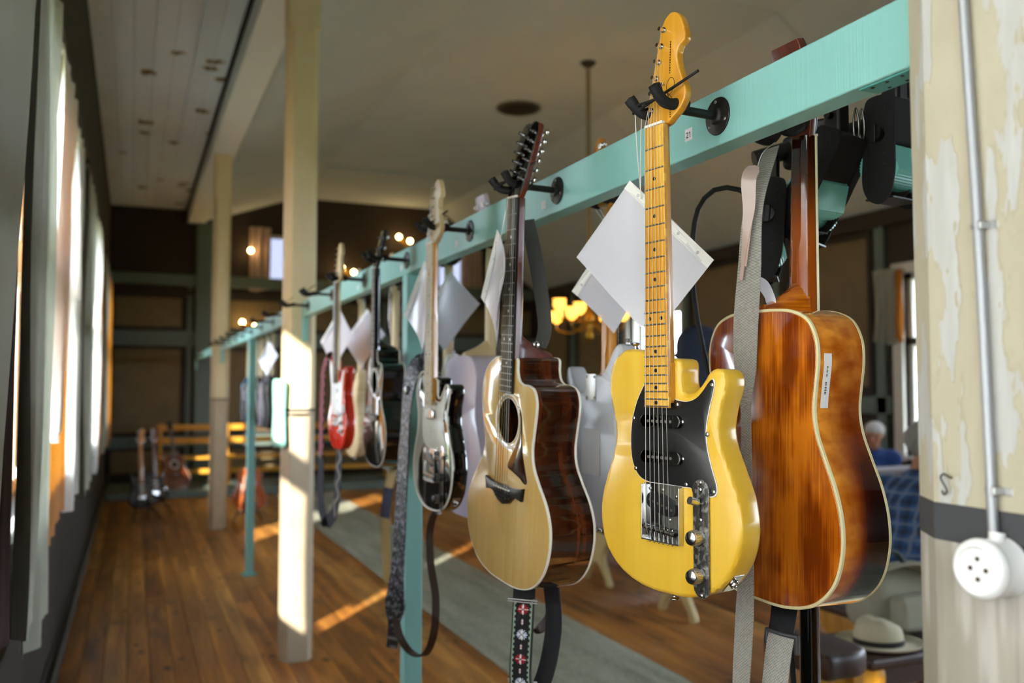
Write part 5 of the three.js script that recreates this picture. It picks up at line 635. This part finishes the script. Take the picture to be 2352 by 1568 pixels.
// ---------- people ----------
function person(label, pos, turn, o) {
  const t = thing('person', label, 'person', pos, turn), J = o.J, V = (a) => v3(...a); const jj = {}; for (const k in J) jj[k] = V(J[k]);
  const limbs = (list, p, k) => { let d = 9; for (const [a, b, ra, rb] of list) d = smin(d, capsule(p, jj[a], jj[b], ra, rb), k); return d; };
  const torso = [['pelvis', 'waist', 0.135, 0.125], ['waist', 'chest', 0.125, 0.135], ['chest', 'neck', 0.12, 0.06], ['shL', 'shR', 0.07, 0.07], ['chest', 'shL', 0.10, 0.066], ['chest', 'shR', 0.10, 0.066]], arms = [['shL', 'elL', 0.055, 0.042], ['elL', 'wrL', 0.042, 0.028], ['shR', 'elR', 0.055, 0.042], ['elR', 'wrR', 0.042, 0.028]], legs = [['hipL', 'knL', 0.088, 0.058], ['knL', 'anL', 0.056, 0.038], ['hipR', 'knR', 0.088, 0.058], ['knR', 'anR', 0.056, 0.038], ['anL', 'toL', 0.045, 0.034], ['anR', 'toR', 0.045, 0.034]];
  const head = jj.head, F = V(o.face).normalize(), Rt = new THREE.Vector3().crossVectors(v3(0, 1, 0), F).normalize(), Up = new THREE.Vector3().crossVectors(F, Rt);
  const at = (r, u, f) => head.clone().addScaledVector(Rt, r).addScaledVector(Up, u).addScaledVector(F, f);
  const headSdf = (p) => { let d = capsule(p, at(0, 0.03, -0.02), at(0, 0.02, 0.02), 0.09, 0.085); d = smin(d, capsule(p, at(0, -0.05, 0.035), at(0, -0.085, 0.055), 0.052, 0.034), 0.04); d = smin(d, capsule(p, at(0, 0.012, 0.098), at(0, -0.024, 0.112), 0.009, 0.015), 0.012); d = smin(d, capsule(p, at(-0.03, 0.03, 0.086), at(0.03, 0.03, 0.086), 0.011, 0.011), 0.015); d = smin(d, capsule(p, at(-0.02, -0.058, 0.086), at(0.02, -0.058, 0.086), 0.008, 0.008), 0.008); for (const s of [-1, 1]) { d = smin(d, capsule(p, at(s * 0.088, 0.015, -0.01), at(s * 0.093, -0.02, -0.005), 0.014, 0.010), 0.01); d = Math.max(d, -(p.distanceTo(at(s * 0.032, 0.008, 0.098)) - 0.013)); } d = smin(d, capsule(p, jj.neck, at(0, -0.06, -0.01), 0.055, 0.05), 0.03); return d; };
  const lo = v3(-0.45, -0.02, -0.4), hi = v3(0.45, 1.5, 0.75);
  const body = sdfMesh(lo, hi, 0.017, (p) => smin(limbs([...torso.map(([a, b, x, y]) => [a, b, x - 0.012, y - 0.012]), ...arms, ...legs], p, 0.05), capsule(p, jj.neck, head, 0.05, 0.05), 0.03));
  const hd = sdfMesh(head.clone().addScalar(-0.17), head.clone().addScalar(0.17), 0.0055, headSdf), hands = [];
  for (const s of ['L', 'R']) { const w = jj['wr' + s], e = jj['el' + s], dir = w.clone().sub(e).normalize(), up = v3(0, 1, 0), side = new THREE.Vector3().crossVectors(up, dir).normalize(), dn = new THREE.Vector3().crossVectors(dir, side), k = s === 'L' ? 1 : -1, q = (a, b, c) => w.clone().addScaledVector(dir, a).addScaledVector(side, b).addScaledVector(dn, c), ch = [[q(0, 0, 0), q(0.07, 0, 0), 0.026, 0.03]];
    [[-0.028, 0.075, 0.05], [-0.009, 0.082, 0.062], [0.010, 0.08, 0.058], [0.028, 0.072, 0.045]].forEach(([b, a, l]) => ch.push([q(a, b, 0), q(a + l * 0.55, b * 1.1, 0.008), 0.0095, 0.009], [q(a + l * 0.55, b * 1.1, 0.008), q(a + l * 0.85, b * 1.1, 0.034), 0.009, 0.008])); ch.push([q(0.02, -k * 0.028, 0.005), q(0.05, -k * 0.052, 0.012), 0.0115, 0.0105], [q(0.05, -k * 0.052, 0.012), q(0.08, -k * 0.052, 0.02), 0.0105, 0.009]);
    hands.push(sdfMesh(w.clone().addScalar(-0.13), w.clone().addScalar(0.17), 0.005, (p) => { let d = capsule(p, ch[0][0], ch[0][1], ch[0][2], ch[0][3]); for (const c of ch.slice(1)) d = smin(d, capsule(p, ...c), 0.006); return d; })); }
  part('body', [body, hd, ...hands], o.skin ?? M.skin, t);
  for (const s of [-1, 1]) part('eye', new THREE.SphereGeometry(0.0105, 12, 8).translate(...at(s * 0.032, 0.008, 0.088).toArray()), mat(0x2a2420, 0.3), t);
  const shirt = sdfMesh(lo, hi, 0.015, (p) => { const d = limbs([...torso.map(([a, b, x, y]) => [a, b, x + 0.008, y + (b === 'neck' ? 0.004 : 0.008)]), ...arms.map(([a, b, x, y]) => [a, b, x + 0.016, y + 0.014])], p, 0.05) + 0.006 * Math.sin(p.y * 46 + p.x * 21) * Math.sin(p.z * 31 + p.y * 13); const cut = Math.min(p.distanceTo(jj.wrL), p.distanceTo(jj.wrR)) - 0.03; return Math.max(d, -cut, -(p.distanceTo(jj.neck.clone().add(v3(0, 0.09, 0.02))) - 0.075), jj.pelvis.y - 0.08 - p.y); });
  { const p = shirt.attributes.position, uv = new Float32Array(p.count * 2), n = shirt.attributes.normal; for (let i = 0; i < p.count; i++) { uv[i * 2] = Math.abs(n.getX(i)) > 0.7 ? p.getZ(i) + p.getX(i) * 0.4 : p.getX(i) + p.getZ(i) * 0.4; uv[i * 2 + 1] = p.getY(i); } shirt.setAttribute('uv', new THREE.BufferAttribute(uv, 2)); }
  part('shirt', shirt, o.shirt, t, o.shirtLabel);
  part('trousers', sdfMesh(lo, hi, 0.017, (p) => Math.max(limbs([['pelvis', 'waist', 0.14, 0.12], ['hipL', 'hipR', 0.1, 0.1], ...legs.slice(0, 4).map(([a, b, x, y]) => [a, b, x + 0.014, y + 0.018])], p, 0.05), p.y - jj.pelvis.y - 0.06)), M.trouser, t);
  part('shoe', [sdfMesh(jj.anL.clone().add(v3(-0.12, -0.1, -0.12)), jj.anL.clone().add(v3(0.12, 0.12, 0.28)), 0.012, (p) => Math.max(capsule(p, jj.anL.clone().add(v3(0, -0.04, -0.03)), jj.toL, 0.052, 0.045), 0.002 - p.y, p.y - 0.1)), sdfMesh(jj.anR.clone().add(v3(-0.12, -0.1, -0.12)), jj.anR.clone().add(v3(0.12, 0.12, 0.28)), 0.012, (p) => Math.max(capsule(p, jj.anR.clone().add(v3(0, -0.04, -0.03)), jj.toR, 0.052, 0.045), 0.002 - p.y, p.y - 0.1))], M.black, t);
  part('hair', sdfMesh(head.clone().addScalar(-0.19), head.clone().addScalar(0.19), 0.008, (p) => { const d = capsule(p, at(0, 0.035, -0.03), at(0, 0.028, 0.012), 0.101, 0.094) + 0.004 * Math.sin(p.x * 130 + p.y * 60) * Math.sin(p.z * 120); const r = p.clone().sub(head), f = r.dot(F), u = r.dot(Up); return Math.max(d, 0.35 * (f - 0.045) - (u - 0.03) * 0.9 - (f < 0.02 ? 0.07 : 0)); }), o.hair, t);
  return t;
}
const seated = (o = {}) => ({ pelvis: [0, 0.585, 0], waist: [0, 0.72, 0.02 + (o.lean ?? 0) * 0.3], chest: [0, 0.93, 0.02 + (o.lean ?? 0) * 0.8], neck: [0, 1.10, 0.02 + (o.lean ?? 0) * 1.3], head: [0, 1.255, 0.06 + (o.lean ?? 0) * 1.7], shL: [0.175, 1.02, 0.02 + (o.lean ?? 0)], shR: [-0.175, 1.02, 0.02 + (o.lean ?? 0)], elL: [0.23, 0.78, 0.12 + (o.lean ?? 0)], elR: [-0.23, 0.78, 0.12 + (o.lean ?? 0)], wrL: [0.12, 0.80, 0.36 + (o.lean ?? 0)], wrR: [-0.12, 0.82, 0.36 + (o.lean ?? 0)], hipL: [0.095, 0.56, 0], hipR: [-0.095, 0.56, 0], knL: [0.14, 0.53, 0.43], knR: [-0.14, 0.53, 0.43], anL: [0.14, 0.09, 0.40], anR: [-0.14, 0.09, 0.40], toL: [0.15, 0.048, 0.55], toR: [-0.15, 0.048, 0.55] });
const plaidMan = person('person in a blue plaid shirt with grey hair, half hidden by the peeling post', P(3.66, 0, 3.42), 100 * DEG, { J: seated({ lean: 0.09 }), face: [0.2, -0.2, 1], shirt: M.plaid, shirtLabel: 'blue and tan plaid shirt', hair: M.hairGrey });
const blueMan = person('seated person in a blue shirt with white hair far away by the window', P(6.4, 0, 6.34), -40 * DEG, { J: seated({ lean: 0.08 }), face: [-0.3, -0.25, 1], shirt: M.shirtBlue, hair: mat(0xb9b6b2, 0.9) }); blueMan.scale.setScalar(0.9);
{ const t = thing('wooden_chair', 'dark wooden chair on which the blue-shirted person sits', 'chair', P(6.4, 0, 6.34), -40 * DEG); part('seat', box(0.42, 0.03, 0.42, 0, 0.435, 0, 0.01, 2), M.pewDark, t); for (const [x, z] of [[-0.18, 0.18], [0.18, 0.18], [-0.18, -0.18], [0.18, -0.18]]) part('leg', box(0.04, 0.42, 0.04, x, 0.21, z, 0.005), M.pewDark, t); part('backrest', box(0.40, 0.12, 0.025, 0, 0.8, -0.2, 0.01, 2), M.pewDark, t); for (const x of [-0.18, 0.18]) part('back_post', box(0.035, 0.45, 0.035, x, 0.64, -0.2, 0.005), M.pewDark, t); }

// ---------- stage lights on a stand ----------
{ const t = thing('light_stand', 'black steel lighting stand with crossbar behind the sunburst guitar', 'stand', P(1.262, 0, 1.425));
  part('pole', [rod(v3(0, 0.25, 0), v3(0, 1.2, 0), 0.020, 16), rod(v3(0, 1.15, 0), v3(0, 2.06, 0), 0.0155, 16)], M.blackGloss, t); part('collar', [rod(v3(0, 1.14, 0), v3(0, 1.2, 0), 0.026, 16), rod(v3(0.02, 1.17, 0), v3(0.055, 1.17, 0), 0.008, 8)], M.black, t);
  for (let k = 0; k < 3; k++) { const a = (k * 120 + 20) * DEG; part('leg', [rod(v3(0.02 * Math.cos(a), 0.55, 0.02 * Math.sin(a)), v3(0.42 * Math.cos(a), 0.01, 0.42 * Math.sin(a)), 0.011, 8)], M.black, t); }
  part('crossbar', rod(v3(-0.085, 2.0405, -0.0445), v3(0.26, 2.15, 0.12), 0.0185, 14), M.black, t); part('crossbar_clamp', box(0.06, 0.07, 0.06, 0, 2.055, 0, 0.012, 2), M.black, t); part('wing_bolt', [rod(v3(-0.01, 2.05, 0.03), v3(-0.02, 2.05, 0.06), 0.006, 8), box(0.006, 0.03, 0.016, -0.022, 2.05, 0.066, 0.002)], M.black, t); }
const ribbed = mat(0x7ccfc6, 0.4);
function stageLight(label, x, y, d, rx, ry, m = M.foam) { const t = thing('stage_light', label, 'stage light', P(x, y, d), ry); // head tilts under its clamp
  const plate = smooth([[-30, 34], [-24, 44], [24, 44], [31, 34], [34, -60], [33, -130], [18, -156], [-4, -164], [-24, -150], [-34, -112], [-34, -40]], 80), add = (n, g, mm_, l) => { const o = part(n, g, mm_, t, l); o.rotation.x = rx; return o; };
  for (const s of [-1, 1]) add('side_plate', extr(plate, 0.005, 0.0015).rotateY(Math.PI / 2).translate(s * 0.05 + 0.0025, 0, 0), m);
  const prof = []; for (let i = 0; i <= 72; i++) { const a = lerp(-2.9, 2.2, i / 72), r = 0.042 + (i % 2) * 0.002; prof.push(new THREE.Vector2(r * Math.cos(a), r * Math.sin(a) - 0.088)); } add('ribbed_front', extr(prof, 0.095, 0).rotateY(Math.PI / 2).translate(0.0475, 0, 0), ribbed, 'ribbed teal curved front');
  add('rear_housing', box(0.095, 0.095, 0.05, 0, -0.002, 0, 0.01, 2), m); add('lower_flap', box(0.095, 0.004, 0.06, 0, -0.152, 0, 0.001), M.black);
  add('tilt_knob', [rod(v3(-0.05, -0.03, 0), v3(-0.066, -0.03, 0), 0.014, 14), box(0.006, 0.036, 0.012, -0.068, -0.03, 0, 0.003)], M.black); part('hook_clamp', [box(0.034, 0.075, 0.04, 0, 0.065, 0, 0.008, 2), rod(v3(-0.03, 0.075, 0), v3(0.03, 0.075, 0), 0.007, 10)], M.black, t); add('vent_slot', [0, 1, 2, 3, 4, 5].map((i) => new THREE.SphereGeometry(0.0028, 8, 6).translate(-0.0505, 0.022 - i * 0.022, 0.014)), M.black); return t; }
const DG = DEG; stageLight('black stage light tilted forward with ribbed teal front, left of the bright shackles', 1.262, 2.025, 1.325, 34 * DG, 10 * DG); stageLight('upright black stage light with ribbed teal front, right of the bright shackles', 1.362, 2.085, 1.275, 2 * DG, 10 * DG); stageLight('brown stage light housing partly hidden by the peeling post', 1.435, 2.10, 1.31, 0, 14 * DG, mat(0x3a2a1e, 0.7)); stageLight('black stage light left of the stand pole behind the grey strap', 1.20, 1.945, 1.45, 6 * DG, 48 * DG); stageLight('small black stage light near the top of the stand pole', 1.30, 2.02, 1.41, 14 * DG, 30 * DG);
{ const t = thing('shackle', 'pair of bright metal safety shackles hanging between the stage lights', 'shackle', P(1.278, 2.065, 1.29)); for (const dx of [0, 0.014]) part('link', tube([v3(dx, 0.045, 0), v3(dx - 0.006, 0.02, 0.0), v3(dx - 0.005, -0.01, 0), v3(dx, -0.018, 0), v3(dx + 0.005, -0.01, 0), v3(dx + 0.006, 0.02, 0)], 0.0022, 40, 8, true), M.steel, t); }
solo('power_cable', tube([P(1.19, 1.95, 1.465), P(1.15, 1.985, 1.50), P(1.12, 1.985, 1.53), P(1.095, 1.95, 1.55), P(1.083, 1.85, 1.56), P(1.09, 1.72, 1.555), P(1.14, 1.4, 1.50), P(1.225, 1.1, 1.45), P(1.238, 0.6, 1.45), P(1.235, 0.1, 1.46), P(1.2, 0.012, 1.5)], 0.0055, 80, 8), M.rubber, 'black power cable drooping from the left stage light', 'cable');

// ---------- lamps ----------
const warm = new THREE.Color(1.0, 0.62, 0.26);
function bulbLight(pos, k) { const l = new THREE.PointLight(warm, k, 0, 2); l.position.copy(pos); scene.add(l); }
{ const C = P(4.05, 2.2, 7.55), t = thing('chandelier', 'brass chandelier with glowing glass shades hanging in the hall', 'chandelier', C); part('rod', [rod(v3(0, 0.15, 0), v3(0, 2.54, 0), 0.022, 10)], mat(0x8a7c60, 0.6), t); part('ceiling_rose', lathe([[0.0, 2.5], [0.03, 2.5], [0.07, 2.535], [0.08, 2.55], [0, 2.55]], 20), M.iron, t); part('column', lathe([[0, -0.2], [0.03, -0.18], [0.045, -0.13], [0.02, -0.08], [0.03, 0], [0.05, 0.05], [0.02, 0.1], [0.015, 0.2], [0, 0.21]], 20), M.brass, t);
  const shade = lathe([[0.018, 0], [0.045, 0.02], [0.062, 0.06], [0.056, 0.1], [0.066, 0.115]], 20), bulb = new THREE.IcosahedronGeometry(0.026, 2).scale(1, 1.3, 1).translate(0, 0.05, 0);
  for (let k = 0; k < 8; k++) { const a = (k * 45 + 10) * DEG, r = k % 2 ? 0.36 : 0.30, y = k % 2 ? 0.0 : 0.10, x = r * Math.cos(a), z = r * Math.sin(a); const arm = part('arm', [tube([v3(0.02 * Math.cos(a), 0, 0.02 * Math.sin(a)), v3(x * 0.5, y - 0.1, z * 0.5), v3(x, y - 0.06, z), v3(x, y, z)], 0.009, 20, 6)], M.brass, t); const sh = part('glass_shade', shade, M.shade, arm); sh.position.set(x, y, z); const b = part('bulb', bulb, M.bulb, arm); b.position.set(x, y, z); bulbLight(C.clone().add(v3(x, y + 0.05, z)), 0.06); } }
function sconce(label, x, y, d, n) { const t = thing('wall_lamp', label, 'lamp', P(x, y, d)); part('wall_plate', lathe([[0, 0], [0.05, 0], [0.04, 0.02], [0, 0.025]], 18).rotateX(Math.PI / 2), M.brass, t); for (let k = 0; k < n; k++) { const dx = (k - (n - 1) / 2) * 0.2, dy = -0.06 * k; part('arm', tube([v3(0, 0, 0.02), v3(dx * 0.6, dy - 0.06, 0.1), v3(dx, dy, 0.14)], 0.008, 14, 6), M.brass, t); part('bulb', new THREE.IcosahedronGeometry(0.038, 2).translate(dx, dy + 0.035, 0.14), M.bulb, t); bulbLight(P(x + dx, y + dy + 0.035, d - 0.14), 0.08); } }
sconce('single bulb wall lamp high on the end wall left of the sunlit post', 1.73, 3.76, 14.99, 1); sconce('double bulb wall lamp high on the end wall above the black acoustic', 4.32, 4.15, 14.99, 2); sconce('bright double wall lamp beside the red guitar headstock', 3.33, 3.55, 14.99, 2); sconce('double wall lamp low between the two far posts', 1.71, 2.58, 14.94, 2);
{ const t = thing('ceiling_vent', 'round dark vent grille in the flat hall ceiling', 'vent', P(3.98, 4.745, 9.1)); part('rim', new THREE.TorusGeometry(0.235, 0.022, 10, 40).rotateX(Math.PI / 2), mat(0x4a443a, 0.8), t); part('plate', new THREE.CylinderGeometry(0.225, 0.225, 0.01, 40), mat(0x15120f, 0.9), t); for (let k = -4; k <= 4; k++) { const L = 2 * Math.sqrt(0.22 * 0.22 - (k * 0.048) ** 2); part('slat', box(L, 0.008, 0.012, 0, -0.008, k * 0.048), mat(0x2c2721, 0.9), t); } }
{ // tree seen through the right window
  const t = thing('tree', 'green tree outside the window behind the seated person', 'tree', P(12.5, -0.4, 10.5)); part('trunk', tube([v3(0, 0, 0), v3(0.1, 1.5, 0), v3(-0.05, 3, 0.1)], 0.14, 20, 8), mat(0x3f3020, 0.9), t); const leaf = new THREE.PlaneGeometry(0.16, 0.09), inst = new THREE.InstancedMesh(leaf, mat(0x58743a, 0.8, { transmission: 0.3, thickness: 0, side: THREE.DoubleSide }), 1800), m4 = new THREE.Matrix4(), e = new THREE.Euler(); for (let i = 0; i < 1800; i++) { const a = rr(0, 6.28), h = rr(-1, 1), r = 1.7 * Math.cbrt(rnd()); e.set(rr(0, 6), rr(0, 6), rr(0, 6)); m4.makeRotationFromEuler(e).setPosition(r * Math.cos(a) * Math.sqrt(1 - h * h), 3.6 + r * h * 1.1, r * Math.sin(a) * Math.sqrt(1 - h * h)); inst.setMatrixAt(i, m4); } inst.name = 'foliage'; inst.userData.kind = 'stuff'; t.add(inst); }

scene.traverse((o) => { if (o.isMesh) o.castShadow = o.receiveShadow = true; if (o.isLight) o.castShadow = true; });
renderer.render(scene, camera);
